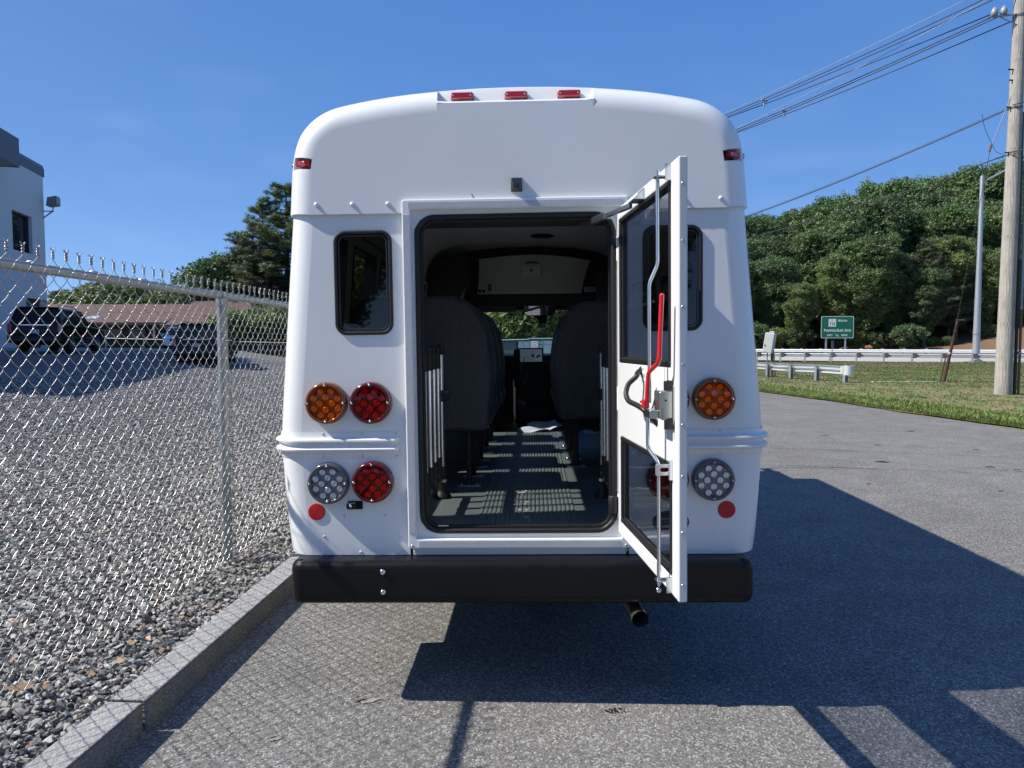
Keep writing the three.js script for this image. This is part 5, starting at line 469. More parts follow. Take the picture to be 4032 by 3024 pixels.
// ---------------------------------------------------------------- long low building with a brown shingle roof
{ const b = grp('low_building', null, -29, 0.7, -58); tag(b, 'long low building with a brown shingle roof behind parked cars', 'building'); const shing = tex(512, (u, v) => { const row = Math.floor(v * 24), q = hash(Math.floor((u + (row % 2) * 0.02) * 26), row, 3), n = fbm(u * 10, v * 10, 3, 10, 601), e = (v * 24) % 1 < 0.12 ? 0.75 : 1; const c = (0.8 + 0.35 * q) * (0.85 + 0.3 * n) * e; return [0.115 * c, 0.068 * c, 0.056 * c]; });
  const roofM = std([1, 1, 1], 0.9, 0, { map: shing }), wallM = std([0.045, 0.036, 0.032], 0.8), fas = std([0.05, 0.04, 0.035], 0.7); const roof = (x0, x1, ye, yr, zf, zr, hip) => { const P = [V(x0, ye, zf), V(x1, ye, zf), V(x1 - hip, yr, zr), V(x0 + 0.2, yr, zr)]; const g = new THREE.BufferGeometry(); const pos = []; for (const k of [0, 1, 2, 0, 2, 3]) pos.push(P[k].x, P[k].y, P[k].z); const tri = [P[1], V(x1, ye, 2 * zr - zf), P[2]]; for (const v of tri) pos.push(v.x, v.y, v.z); const bk = [V(x1, ye, 2 * zr - zf), V(x0, ye, 2 * zr - zf), P[3], V(x1, ye, 2 * zr - zf), P[3], P[2]]; for (const v of bk) pos.push(v.x, v.y, v.z); g.setAttribute('position', new THREE.Float32BufferAttribute(pos, 3)); uvPlanar(g, (x, y, z) => [x / 4, (y + z * 0.3) / 2]); g.computeVertexNormals(); return g; };
  add('roof', roof(-16, 1.2, 2.66, 4.45, 0.9, -4.6, 0.1), roofM, b); add('roof', roof(0.9, 8.85, 2.46, 4.72, 1.2, -4.8, 2.9), roofM, b); add('fascia', join([box(17.1, 0.22, 0.1, -7.4, 2.58, 0.92), box(7.9, 0.22, 0.1, 4.9, 2.38, 1.22)]), fas, b); add('wall', join([box(16.8, 2.9, 0.3, -7.4, 1.1, -0.4), box(7.6, 2.9, 0.3, 4.8, 1.0, -0.2), box(0.3, 2.8, 9, 8.5, 1, -4.6)]), wallM, b);
  for (const [x, w, h] of [[-9.6, 1.5, 1.7], [-7.7, 1.5, 1.7], [-5.6, 1.5, 1.7], [-3.7, 1.5, 1.7], [-1.6, 1.2, 1.7]]) { const q = grp('window', b, x, 1.25, -0.22); add('frame', box(w + 0.12, h + 0.12, 0.06), std([0.2, 0.19, 0.18], 0.6), q); add('pane', box(w, h, 0.04, 0, 0, 0.03), phys([0.10, 0.12, 0.13], 0.08), q); } for (const x of [-1.0, 0.3, 2.2]) add('porch_post', box(0.16, 2.5, 0.16, x, 1.2, 0.8), x === 0.3 ? std([0.42, 0.43, 0.44], 0.6) : std([0.12, 0.08, 0.06], 0.7), b);
  for (const x of [-8.0, -5.35]) add('skylight', box(0.95, 0.08, 0.75, 0, 0, 0).rotateX(0.31).translate(x, 3.12, -0.52), phys([0.38, 0.48, 0.55], 0.12), b);
  const lt = canvasTex(512, 64, (g, w, h) => { g.fillStyle = '#33291f'; g.fillRect(0, 0, w, h); g.fillStyle = '#857d74'; g.font = 'bold 46px serif'; g.fillText('RHODE ISLAND', 60, 48); }); add('sign_board', uvPlanar(box(3.6, 0.45, 0.06, 0, 0, 0), (x, y) => [x / 3.6 + 0.5, y / 0.45 + 0.5]), std([1, 1, 1], 0.7, 0, { map: lt }), b).position.set(4.0, 1.72, 0.0); }
{ // green slatted fence in front of it
  const f = grp('slatted_fence', null, 0, 0, 0); tag(f, 'low dark green slatted fence in front of the brown roofed building', 'fence'); const gm = std([0.014, 0.03, 0.022], 0.7), pm = std([0.32, 0.34, 0.34], 0.5, 0.5); const base = x => 0.85 - clamp((x + 27) / 14, 0, 1) * 0.35; const slatG = box(0.10, 1.15, 0.012); let n = 0;
  for (let x = -34; x < -5; x += 0.112) { const z = -46 + (x + 26) * 0.12; const m = add('slat', slatG, gm, f); m.position.set(x, base(x) + 0.62, z); m.rotation.y = 0.4 + 0.2 * hash(n++, 4); } for (let x = -34; x < -5; x += 2.6) { const z = -46 + (x + 26) * 0.12; add('post', rod(V(x, base(x) - 0.3, z + 0.05), V(x, base(x) + 1.2, z + 0.05), 0.035, 0.035, 8), pm, f); } add('top_rail', sweep([-34, -27, -20, -13, -5].map(x => V(x, base(x) + 1.18, -45.95 + (x + 26) * 0.12)), 0.028, 8), pm, f); }
// ---------------------------------------------------------------- trees
const barkM = std([1, 1, 1], 0.95, 0, { map: tex(256, (u, v) => { const n = fbm(u * 24, v * 4, 4, 4, 701), m = fbm(u * 6, v * 6, 3, 6, 702); const c = 0.06 + 0.10 * n + 0.05 * m; return [c * 1.05, c, c * 0.9]; }), bumpMap: paintBump, bumpScale: 0.02 });
const leafM = phys([1, 1, 1], 0.62, { transmission: 0.45, thickness: 0 }), needleM = phys([1, 1, 1], 0.7, { transmission: 0.42, thickness: 0 });
const clusterG = (() => { seed(301); const gs = []; for (let k = 0; k < 12; k++) { const c = V(rr(-1, 1), rr(-0.7, 0.7), rr(-1, 1)).multiplyScalar(0.50), l = rr(0.11, 0.24), w = l * rr(0.55, 0.8); const g = new THREE.BufferGeometry(); g.setAttribute('position', new THREE.Float32BufferAttribute([0, 0, -l, w, 0.05, 0, 0, 0.0, l, 0, 0, -l, 0, 0, l, -w, 0.05, 0], 3)); g.rotateX(rr(-1.1, 1.1)).rotateZ(rr(-1.1, 1.1)).rotateY(rnd() * TAU).translate(c.x, c.y, c.z); g.computeVertexNormals(); gs.push(cleanG(g)); } return mergeGeometries(gs); })();
const needleG = (() => { seed(302); const gs = []; for (let k = 0; k < 16; k++) { const a = rnd() * TAU, el = rr(-0.3, 0.9), d = V(Math.cos(a) * Math.cos(el), Math.sin(el), Math.sin(a) * Math.cos(el)), l = rr(0.26, 0.42), w = 0.035, sd = new THREE.Vector3().crossVectors(d, _up).normalize().multiplyScalar(w), t = d.clone().multiplyScalar(l), o = V(rr(-0.12, 0.12), rr(-0.08, 0.08), rr(-0.12, 0.12)); const g = new THREE.BufferGeometry(); const P = [o.clone().sub(sd), o.clone().add(sd), o.clone().add(t)]; g.setAttribute('position', new THREE.Float32BufferAttribute(P.flatMap(p => [p.x, p.y, p.z]), 3)); g.computeVertexNormals(); gs.push(cleanG(g)); } return mergeGeometries(gs); })();
const E0 = new THREE.Euler(), Q0 = new THREE.Quaternion();
function instances(name, geo, mat, L, parent) { const im = new THREE.InstancedMesh(geo, mat, L.length); L.forEach(([m, c], i) => { im.setMatrixAt(i, m); im.setColorAt(i, c); }); im.name = name; im.castShadow = im.receiveShadow = true; stuff(im); parent.add(im); return im; }
function broadleaf(sd, H, R, tone, o = {}) { // trunk with limbs; clumps of leaf sprays spread through an uneven crown
  seed(sd); const g = new THREE.Group(); const tr = [], h0 = H * (o.clear ?? 0.22), lean = rr(-0.03, 0.03) * H; const spine = []; for (let k = 0; k <= 6; k++) { const t = k / 6; spine.push(V(lean * t + rr(-0.1, 0.1) * t, -0.3 + (H * 0.86 + 0.3) * t, rr(-0.15, 0.15) * t)); } const r0 = H * 0.013 + 0.04; tr.push(sweep(spine, r0, 8, t => r0 * (1.15 - t) + 0.02));
  const L = [], clumps = []; const N = o.clumps ?? 105; for (let k = 0; k < N; k++) { const t = Math.pow(rnd(), 0.75), y = lerp(h0, H * 0.985, t), a = rnd() * TAU, env = R * Math.pow(Math.sin(Math.PI * clamp(0.16 + 0.80 * (1 - Math.pow(t, o.top ?? 1.5)), 0, 1)), 0.7) * rr(0.5, 1.15) * (0.55 + 0.85 * noise(a * 1.3 + sd, y * 0.45)), q = Math.sqrt(rr(0.12, 1)) * env; clumps.push([V(lean * y / H + Math.cos(a) * q, y, Math.sin(a) * q), (0.3 + 0.9 * rnd() * rnd()) * R * 0.30]); }
  clumps.push([V(lean, H * 0.96, 0), R * 0.28], [V(lean * 0.9, H * 0.88, 0), R * 0.38]);
  for (const [c, r] of clumps) { if (c.y < H * 0.93 && rnd() < 0.6) { const b = V(lean * c.y / H * 0.7, Math.max(h0 * 0.7, c.y - Math.hypot(c.x, c.z) * 0.7), 0); const m = b.clone().lerp(c, 0.5).add(V(0, 0.25, 0)); const rb = r0 * rr(0.2, 0.38); tr.push(sweep([b, m, c], rb, 5, t => rb * (1.1 - t) + 0.008)); }
    const n = Math.round((o.density ?? 48) * r * r * 1.5); const hue = rr(0.62, 1.35), yel = rr(0.82, 1.15); for (let i = 0; i < n; i++) { const a = rnd() * TAU, ce = rr(-1, 1), s = Math.sqrt(1 - ce * ce), q = r * Math.pow(rnd(), 0.55) * rr(0.8, 1.45); const p = V(c.x + Math.cos(a) * s * q, c.y + ce * q * 1.0, c.z + Math.sin(a) * s * q); E0.set(rr(-0.5, 0.5), rnd() * TAU, rr(-0.5, 0.5)); Q0.setFromEuler(E0); const k = rr(0.6, 1.1) * (o.leaf ?? 1); const v = rr(0.8, 1.25) * hue; L.push([new THREE.Matrix4().compose(p, Q0, V(k, k, k)), C3(tone[0] * v * yel, tone[1] * v, tone[2] * v)]); } }
  const n2 = Math.round(L.length * 0.30); for (let i = 0; i < n2; i++) { const t = Math.pow(rnd(), 0.8), y = lerp(h0 * 0.9, H * 0.99, t), a = rnd() * TAU, env = R * 1.15 * (0.5 + 0.8 * noise(a * 1.3 + sd, y * 0.45)) * Math.pow(Math.sin(Math.PI * clamp(0.16 + 0.80 * (1 - Math.pow(t, o.top ?? 1.5)), 0, 1)), 0.7), q = Math.sqrt(rr(0.3, 1)) * env; E0.set(rr(-0.7, 0.7), rnd() * TAU, rr(-0.7, 0.7)); Q0.setFromEuler(E0); const k = rr(0.6, 1.3) * (o.leaf ?? 1), v = rr(0.75, 1.35); L.push([new THREE.Matrix4().compose(V(lean * y / H + Math.cos(a) * q, y, Math.sin(a) * q), Q0, V(k, k, k)), C3(tone[0] * v, tone[1] * v, tone[2] * v)]); }
  add('trunk', join(tr), barkM, g); instances('crown', clusterG, leafM, L, g); return g; }
function pine(sd, H, R, tone, o = {}) { seed(sd); const g = new THREE.Group(), r0 = H * 0.014 + 0.05, tr = [sweep([V(0, -0.3, 0), V(0.1, H * 0.35, 0.05), V(0.0, H * 0.7, -0.05), V(0.05, H * 0.98, 0)], r0, 8, t => r0 * (1.08 - t) + 0.015)], L = [];
  for (let y = H * (o.clear ?? 0.1); y < H * 0.97; y += rr(0.35, 0.6) * (o.gap ?? 1)) { const t = (y / H - (o.clear ?? 0.1)) / (1 - (o.clear ?? 0.1)), len = R * (o.prof ? o.prof(t) : Math.pow(1 - t, 0.75)) ; const nb = 3 + Math.floor(rnd() * 3), a0 = rnd() * TAU; for (let b = 0; b < nb; b++) { const a = a0 + b / nb * TAU + rr(-0.4, 0.4), l = len * rr(0.6, 1.15) + 0.3, up = rr(0.05, 0.4); const e = V(Math.cos(a) * l, y + l * up, Math.sin(a) * l), s = V(0, y, 0), m = s.clone().lerp(e, 0.55).add(V(0, -0.06 * l, 0)); const rb = 0.018 + 0.007 * l; tr.push(sweep([s, m, e], rb, 4, q => rb * (1.1 - q) + 0.004)); const dead = rnd() < (o.dead ?? 0.05);
      const n = Math.round(l * (o.density ?? 11)); for (let i = 0; i < n; i++) { const q = Math.pow(rnd(), 0.6), p = q < 0.55 ? s.clone().lerp(m, q / 0.55) : m.clone().lerp(e, (q - 0.55) / 0.45); const sp = 0.16 + 0.22 * l * (1 - Math.abs(q - 0.6)) * 0.5; p.add(V(rr(-sp, sp), rr(-0.12, 0.22), rr(-sp, sp))); if (q < 0.18) continue; E0.set(rr(-0.4, 0.4), rnd() * TAU, rr(-0.4, 0.4)); Q0.setFromEuler(E0); const k = rr(0.7, 1.25) * (o.leaf ?? 1), v = rr(0.75, 1.3); if (dead && rnd() < 0.7) continue; L.push([new THREE.Matrix4().compose(p, Q0, V(k, k, k)), dead ? C3(0.13 * v, 0.085 * v, 0.045 * v) : C3(tone[0] * v, tone[1] * v, tone[2] * v)]); } } }
  add('trunk', join(tr), barkM, g); instances('crown', needleG, needleM, L, g); return g; }
function plant(proto, name, x, y, z, s, ry, label, cat, group) { const o = proto.used ? proto.clone() : proto; proto.used = true; o.name = numbered(name); o.position.set(x, y, z); o.scale.set(s[0], s[1], s[0]); o.rotation.y = ry; scene.add(o); tag(o, label, cat, group); return o; }
const oakT = [0.116, 0.195, 0.048], oakB = [0.168, 0.235, 0.052], oakD = [0.090, 0.160, 0.044];
const kinds = [broadleaf(1001, 20, 5.2, oakT), broadleaf(1002, 20, 4.6, oakB), broadleaf(1003, 20, 5.6, oakD), broadleaf(1004, 20, 4.2, [0.106, 0.190, 0.048]), broadleaf(1005, 9, 3.6, oakB, { clear: 0.05, clumps: 70, density: 95 }), broadleaf(1006, 3, 2.0, oakB, { clear: 0.02, clumps: 44, density: 170, leaf: 0.6, top: 2.5 }), broadleaf(1007, 9, 3.6, oakD, { clear: 0.08, clumps: 60, density: 80 }), broadleaf(1008, 3, 1.7, oakD, { clear: 0.02, clumps: 36, density: 150, leaf: 0.6, top: 2.2 })];
const pines = [pine(1101, 18, 6.2, [0.15, 0.21, 0.09], { dead: 0.14, density: 15, prof: t => Math.pow(1 - t, 0.6) * (0.75 + 0.25 * Math.sin(t * 23)) }), pine(1102, 17, 4.4, [0.125, 0.165, 0.07], { clear: 0.22, density: 13, dead: 0.08 })];
// the wood across the highway: skyline heights read from the photograph, each tree its own
{ seed(55); const sky = [[2600, 930], [2800, 905], [2940, 878], [3000, 863], [3080, 880], [3205, 851], [3240, 820], [3344, 772], [3422, 766], [3513, 752], [3633, 760], [3718, 716], [3770, 745], [3838, 734], [3935, 690], [4032, 640], [4300, 610]]; const top = u => { for (let i = 1; i < sky.length; i++) if (u <= sky[i][0]) return lerp(sky[i - 1][1], sky[i][1], (u - sky[i - 1][0]) / (sky[i][0] - sky[i - 1][0])); return 610; };
  const place = (u, d, k, f, lab, extra = 0) => { const x = (u - 2016) / 2800 * d, y = 0.9 + (u > 3500 ? 1.1 * sstep(3500, 3900, u) : 0), H = ((1360 - top(u) - extra) / 2800 * d + 1.55 - y) * f; const kk = kinds[k]; const s = H / 20; plant(kk, 'broadleaf_tree', x, y, -d, [s * rr(0.92, 1.1), s], rnd() * TAU, lab(u), 'tree', 'trees of the wood across the highway'); };
  const zone = u => u < 2900 ? 'hidden mostly by the bus' : u < 3060 ? 'right beside the bus' : u < 3200 ? 'above the grey cabinet' : u < 3400 ? 'above the green sign' : u < 3560 ? 'midway between sign and rusty pole' : u < 3740 ? 'above the rusty pole' : u < 3880 ? 'behind the lamp post' : u < 4032 ? 'behind the wooden pole' : u < 4600 ? 'just past the right edge' : 'far past the right edge'; const A = r => u => r + zone(u);
  for (let u = 2620, i = 0; u < 5300; u += rr(66, 92) * (u > 4200 ? 2.2 : 1), i++) place(u, rr(104, 118), [0, 2, 3, 0][i % 4], rr(0.96, 1.03), A('tall skyline tree of the wood, '));
  for (let u = 2600, i = 0; u < 5300; u += rr(84, 120) * (u > 4200 ? 2.2 : 1), i++) place(u, rr(95, 102), [2, 1, 0, 3][i % 4], rr(0.76, 0.95), A('middle height leafy tree of the wood, '));
  for (let u = 2650, i = 0; u < 5300; u += rr(90, 140) * (u > 4200 ? 2 : 1), i++) place(u, rr(88.5, 93), [1, 0, 3, 2, 1][i % 5], rr(0.48, 0.74), A('shorter front edge tree of the wood, '));
  for (let u = 2640; u < 5300; u += rr(70, 110) * (u > 4200 ? 2.5 : 1)) { const d = rr(99, 106), s = rr(0.9, 1.4); plant(kinds[6], 'understorey_tree', (u - 2016) / 2800 * d, 0.8 + 1.6 * sstep(3500, 3900, u), -d, [s, s * 0.9], rnd() * TAU, 'small tree deep in the wood, ' + zone(u), 'tree', 'understorey of the wood'); }
  for (const [u, d, f, lb] of [[3640, 89, 0.72, 'dark pine with bare lower trunk right of the rusty pole'], [3560, 92, 0.62, 'olive toned pine left of the tall lamp post'], [3760, 90, 0.60, 'short pine behind the rusty leaning pole']]) { const x = (u - 2016) / 2800 * d, y = 1.2, H = ((1360 - top(u)) / 2800 * d) * f; plant(pines[1], 'pine_tree', x, y, -d, [H / 17 * 1.1, H / 17], rnd() * TAU, lb, 'tree', 'pines at the edge of the wood'); }
  for (let u = 2760, i = 0; u < 5300; u += rr(45, 150) * (u > 4200 ? 2 : 1), i++) { const d = Math.abs(u - 3296) < 110 ? rr(90, 92) : rr(85.5, 89), x = (u - 2016) / 2800 * d, s = rr(0.35, 1.35) * (u > 3700 ? 0.7 : 1); plant(kinds[i % 3 ? 7 : 5], 'bush', x, 0.75 + (u > 3500 ? 0.9 * sstep(3500, 3900, u) : 0), -d, [s * 1.1, s], rnd() * TAU, 'low bush at the foot of the wood, ' + zone(u), 'bush', 'bushes at the foot of the wood'); } }
{ // beyond the yard
  seed(56); plant(pines[0], 'pine_tree', -22.0, 0.6, -70, [1.15, 0.93], 0.4, 'tall dark pine rising behind the brown roof beside the bus', 'tree'); plant(pines[0], 'pine_tree', -24.6, 0.6, -71, [0.85, 0.84], 4.1, 'dark pine with a ragged top just left of the tallest pine', 'tree'); plant(pines[0], 'pine_tree', -26.6, 0.6, -70.5, [0.8, 0.68], 5.3, 'lower pine at the left end of the pine group', 'tree'); plant(kinds[6], 'broadleaf_tree', -29.0, 0.6, -71, [1.0, 1.0], 1.0, 'rounded broadleaf tree touching the pines above the roof end', 'tree'); plant(pines[0], 'pine_tree', -18.0, 0.5, -72, [1.2, 1.0], 2.2, 'tall dark pine partly hidden by the left side of the bus', 'tree'); plant(pines[1], 'pine_tree', -23.2, 0.6, -68, [1.3, 0.6], 1.2, 'shorter browned pine left of the tallest pine', 'tree');
  const ord = ['first', 'second', 'third', 'fourth', 'fifth', 'sixth', 'seventh', 'eighth'], nth = (list, x) => ord[list.map(q => q[0]).sort((a, b) => a - b).indexOf(x)]; const RT = [[-31.0, -77, 6.9, 1.1], [-33.4, -78, 6.3, 0.95], [-39.2, -80, 7.0, 1.15], [-43.2, -80, 7.7, 1.35], [-47.5, -82, 7.0, 1.3], [-41.4, -84, 7.6, 1.2], [-51.0, -82, 5.8, 1.2], [-36.0, -80, 6.0, 0.8]]; for (const [x, z, H, R] of RT) plant(kinds[4], 'broadleaf_tree', x, 0.6, z, [R, H / 9], rnd() * TAU, nth(RT, x) + ' broadleaf tree from the left above the brown shingle roof', 'tree', 'trees above the brown roof');
  const SB = [[-17.5, -47.2, 1.0], [-15.6, -47.5, 1.1], [-13.4, -47.4, 1.0], [-11.4, -47.6, 1.1], [-19.0, -49, 0.9]]; for (const [x, z, s] of SB) plant(kinds[5], 'bush', x, 0.9, z, [s * 1.2, s * 0.85], rnd() * TAU, nth(SB, x) + ' rounded bush from the left behind the dark slatted fence', 'bush', 'bushes behind the slatted fence');
  // seen ahead through the windscreen
  const AT = [[-3.6, -47, 1.1, 0.9, 4], [-0.6, -49, 1.1, 1.0, 4], [2.6, -46, 1.0, 0.8, 4], [1.2, -44, 0.9, 0.55, 4], [5.2, -48, 1.2, 0.9, 4], [8.6, -50, 1.2, 0.9, 4], [-7.0, -50, 1.2, 0.9, 4]]; for (const [x, z, s, h, k] of AT) plant(kinds[k], 'broadleaf_tree', x, 0.1, z, [s, h], rnd() * TAU, nth(AT, x) + ' leafy tree from the left ahead of the bus, past its windscreen', 'tree', 'trees ahead of the bus');
  const AB = [[0.2, -39.5, 1.0], [1.9, -38.6, 1.2], [3.4, -39.5, 1.2], [-2.2, -41.5, 1.0]]; for (const [x, z, s] of AB) plant(kinds[5], 'bush', x, 0.05, z, [s * 1.1, s * 1.1], rnd() * TAU, nth(AB, x) + ' green bush from the left behind the white screened fence', 'bush', 'bushes ahead of the bus');
  // trees behind the viewer, mirrored in the bus windows
  for (const [x, z, H, k] of [[-9, 24, 13, 0], [-3, 27, 12, 1], [4, 25, 12.5, 3], [10.5, 26, 13, 2], [17, 24, 13, 0], [-16, 25, 12, 3]]) plant(kinds[k], 'broadleaf_tree', x, 0, z, [H / 20 * 1.1, H / 20], rnd() * TAU, 'leafy tree behind the viewer mirrored in the rear bus windows', 'tree', 'trees behind the viewer'); }

{ let t = 0; scene.traverse(o => { if (o.isInstancedMesh) t += o.count; }); console.log('instances', t); }
// ---------------------------------------------------------------- utility poles and wires
const poleTex = tex(512, (u, v) => { const n = fbm(u * 60, v * 6, 4, 6, 801), m = fbm(u * 12, v * 10, 4, 4, 802), k = sstep(0.62, 0.7, n); const c = 0.20 + 0.20 * n + 0.14 * (m - 0.5); const d = k * 0.1; return [(c - d) * 1.06, (c - d), (c - d) * 0.90]; }), poleBump = tex(256, (u, v) => fbm(u * 48, v * 5, 4, 4, 803), false);
const woodM = std([1.15, 1.13, 1.1], 0.92, 0, { map: poleTex, bumpMap: poleBump, bumpScale: 0.02 }), cableM = std([0.012, 0.012, 0.014], 0.6), insM = phys([0.30, 0.31, 0.32], 0.3);
function polePipe(g, h, lean, r0, r1, sx = 0) { const geo = gridG(24, 24, (i, j) => { const a = i / 24 * TAU, t = j / 24, r = lerp(r0, r1, t) * (1 + 0.03 * (noise(i % 24 * 0.9, t * 7) - 0.5)); return { x: Math.cos(a) * r + lean * h * t, y: h * t - 0.3, z: Math.sin(a) * r, u: i / 24 * 1.5, v: h * t / 2.5 }; }); add('shaft', geo, woodM, g); }
const P1 = V(14.41, 0, -20.84), P2 = V(0.0, 0, -40);
{ const g = grp('utility_pole', null, P1.x, 0.03, P1.z); tag(g, 'weathered wooden utility pole with conduits at the right edge', 'pole'); polePipe(g, 13.5, 0.008, 0.225, 0.15); const ofs = y => 0.008 * y;
  add('conduit', rod(V(0.30, -0.2, 0.06), V(0.30, 4.0, 0.06), 0.045, 0.045, 12), std([0.03, 0.03, 0.032], 0.6), g); add('conduit', rod(V(0.385, -0.2, 0.1), V(0.385, 2.6, 0.1), 0.036, 0.036, 12), std([0.16, 0.11, 0.08], 0.7, 0.3), g); add('conduit', rod(V(0.385, 2.6, 0.1), V(0.36, 7.6, 0.06), 0.034, 0.034, 12), galvDull, g); add('conduit', rod(V(0.27, 4.0, 0.06), V(0.24, 8.2, 0.04), 0.05, 0.05, 12), std([0.05, 0.055, 0.06], 0.5), g); for (const y of [1.3, 2.6, 5.2]) add('conduit_strap', rod(V(0.385 - y * 0.003, y - 0.04, 0.1), V(0.385 - y * 0.003, y + 0.04, 0.1), 0.05, 0.05, 12), galvDull, g);
  for (const y of [7.0, 8.32, 10.9, 11.6]) add('band', rod(V(ofs(y), y - 0.03, 0), V(ofs(y), y + 0.03, 0), 0.2 - y * 0.0022, 0.2 - y * 0.0022, 20), std([0.10, 0.10, 0.10], 0.6), g);
  add('bracket_arm', join([rod(V(0, 10.92, 0.1), V(-0.75, 10.92, -0.1), 0.028, 0.028, 8), rod(V(0, 10.6, 0.1), V(-0.5, 10.92, -0.03), 0.018, 0.018, 8), rod(V(0, 11.55, 0.1), V(-0.9, 11.6, -0.1), 0.03, 0.03, 8)]), galvDull, g); const insu = latheG => lathe([[0.02, 0], [0.065, 0.01], [0.05, 0.04], [0.075, 0.055], [0.055, 0.085], [0.07, 0.10], [0.045, 0.14], [0.03, 0.18], [0, 0.19]], 16).scale(1.35, 1.35, 1.35); for (const [x, z, y] of [[-0.36, -0.02, 10.95], [-0.60, -0.06, 10.93], [-0.8, -0.1, 11.62]]) add('insulator', insu().translate(x, y, z), insM, g);
  for (const [y, x] of [[8.34, -0.2], [7.06, -0.2], [9.4, -0.19], [9.1, -0.15]]) add('bolt', rod(V(x - 0.03, y, 0.05), V(0.1, y, 0.05), 0.022, 0.022, 6), steelDark, g); add('bolt', rod(V(0.15, 9.6, 0.1), V(0.2, 9.6, 0.2), 0.03, 0.03, 6), std([0.10, 0.05, 0.03], 0.8), g); }
{ const g = grp('utility_pole', null, P2.x, 0, P2.z); tag(g, 'pale utility pole with a small notice seen through the windscreen', 'pole'); polePipe(g, 12.4, 0.0, 0.165, 0.12); add('notice', box(0.24, 0.38, 0.01, -0.05, 2.45, 0.17), std([1, 1, 1], 0.5, 0, { map: canvasTex(96, 144, (c, w, h) => { c.fillStyle = '#aebdd6'; c.fillRect(0, 0, w, h); c.fillStyle = '#2c3c66'; c.font = 'bold 20px sans-serif'; c.fillText('PRIVATE', 6, 24); c.font = 'bold 22px sans-serif'; c.fillText('DRIVE', 12, 50); for (let k = 0; k < 5; k++) c.fillRect(14, 66 + k * 14, 66 - (k % 2) * 14, 7); }) }), g); }
{ const g = grp('metal_post', null, -0.55, 0, -39.6); tag(g, 'thin grey metal post beside the pole seen through the windscreen', 'post'); add('tube', rod(V(0, 0, 0), V(0, 2.95, 0), 0.07, 0.07, 10), galvDull, g); add('cap', join([lathe([[0.075, 0], [0.06, 0.05], [0, 0.07]], 10).translate(0, 2.95, 0), rod(V(0, 2.85, 0), V(0.35, 2.85, 0), 0.02)]), galvDull, g); }
function wire(name, a, b, sag, r, mat, label, cat = 'cable') { const P = []; for (let k = 0; k <= 40; k++) { const t = k / 40; const p = a.clone().lerp(b, t); p.y -= sag * 4 * t * (1 - t); P.push(p); } const m = add(name, sweep(P, r, 6), mat); tag(m, label, cat, 'overhead lines from the right pole'); return P; }
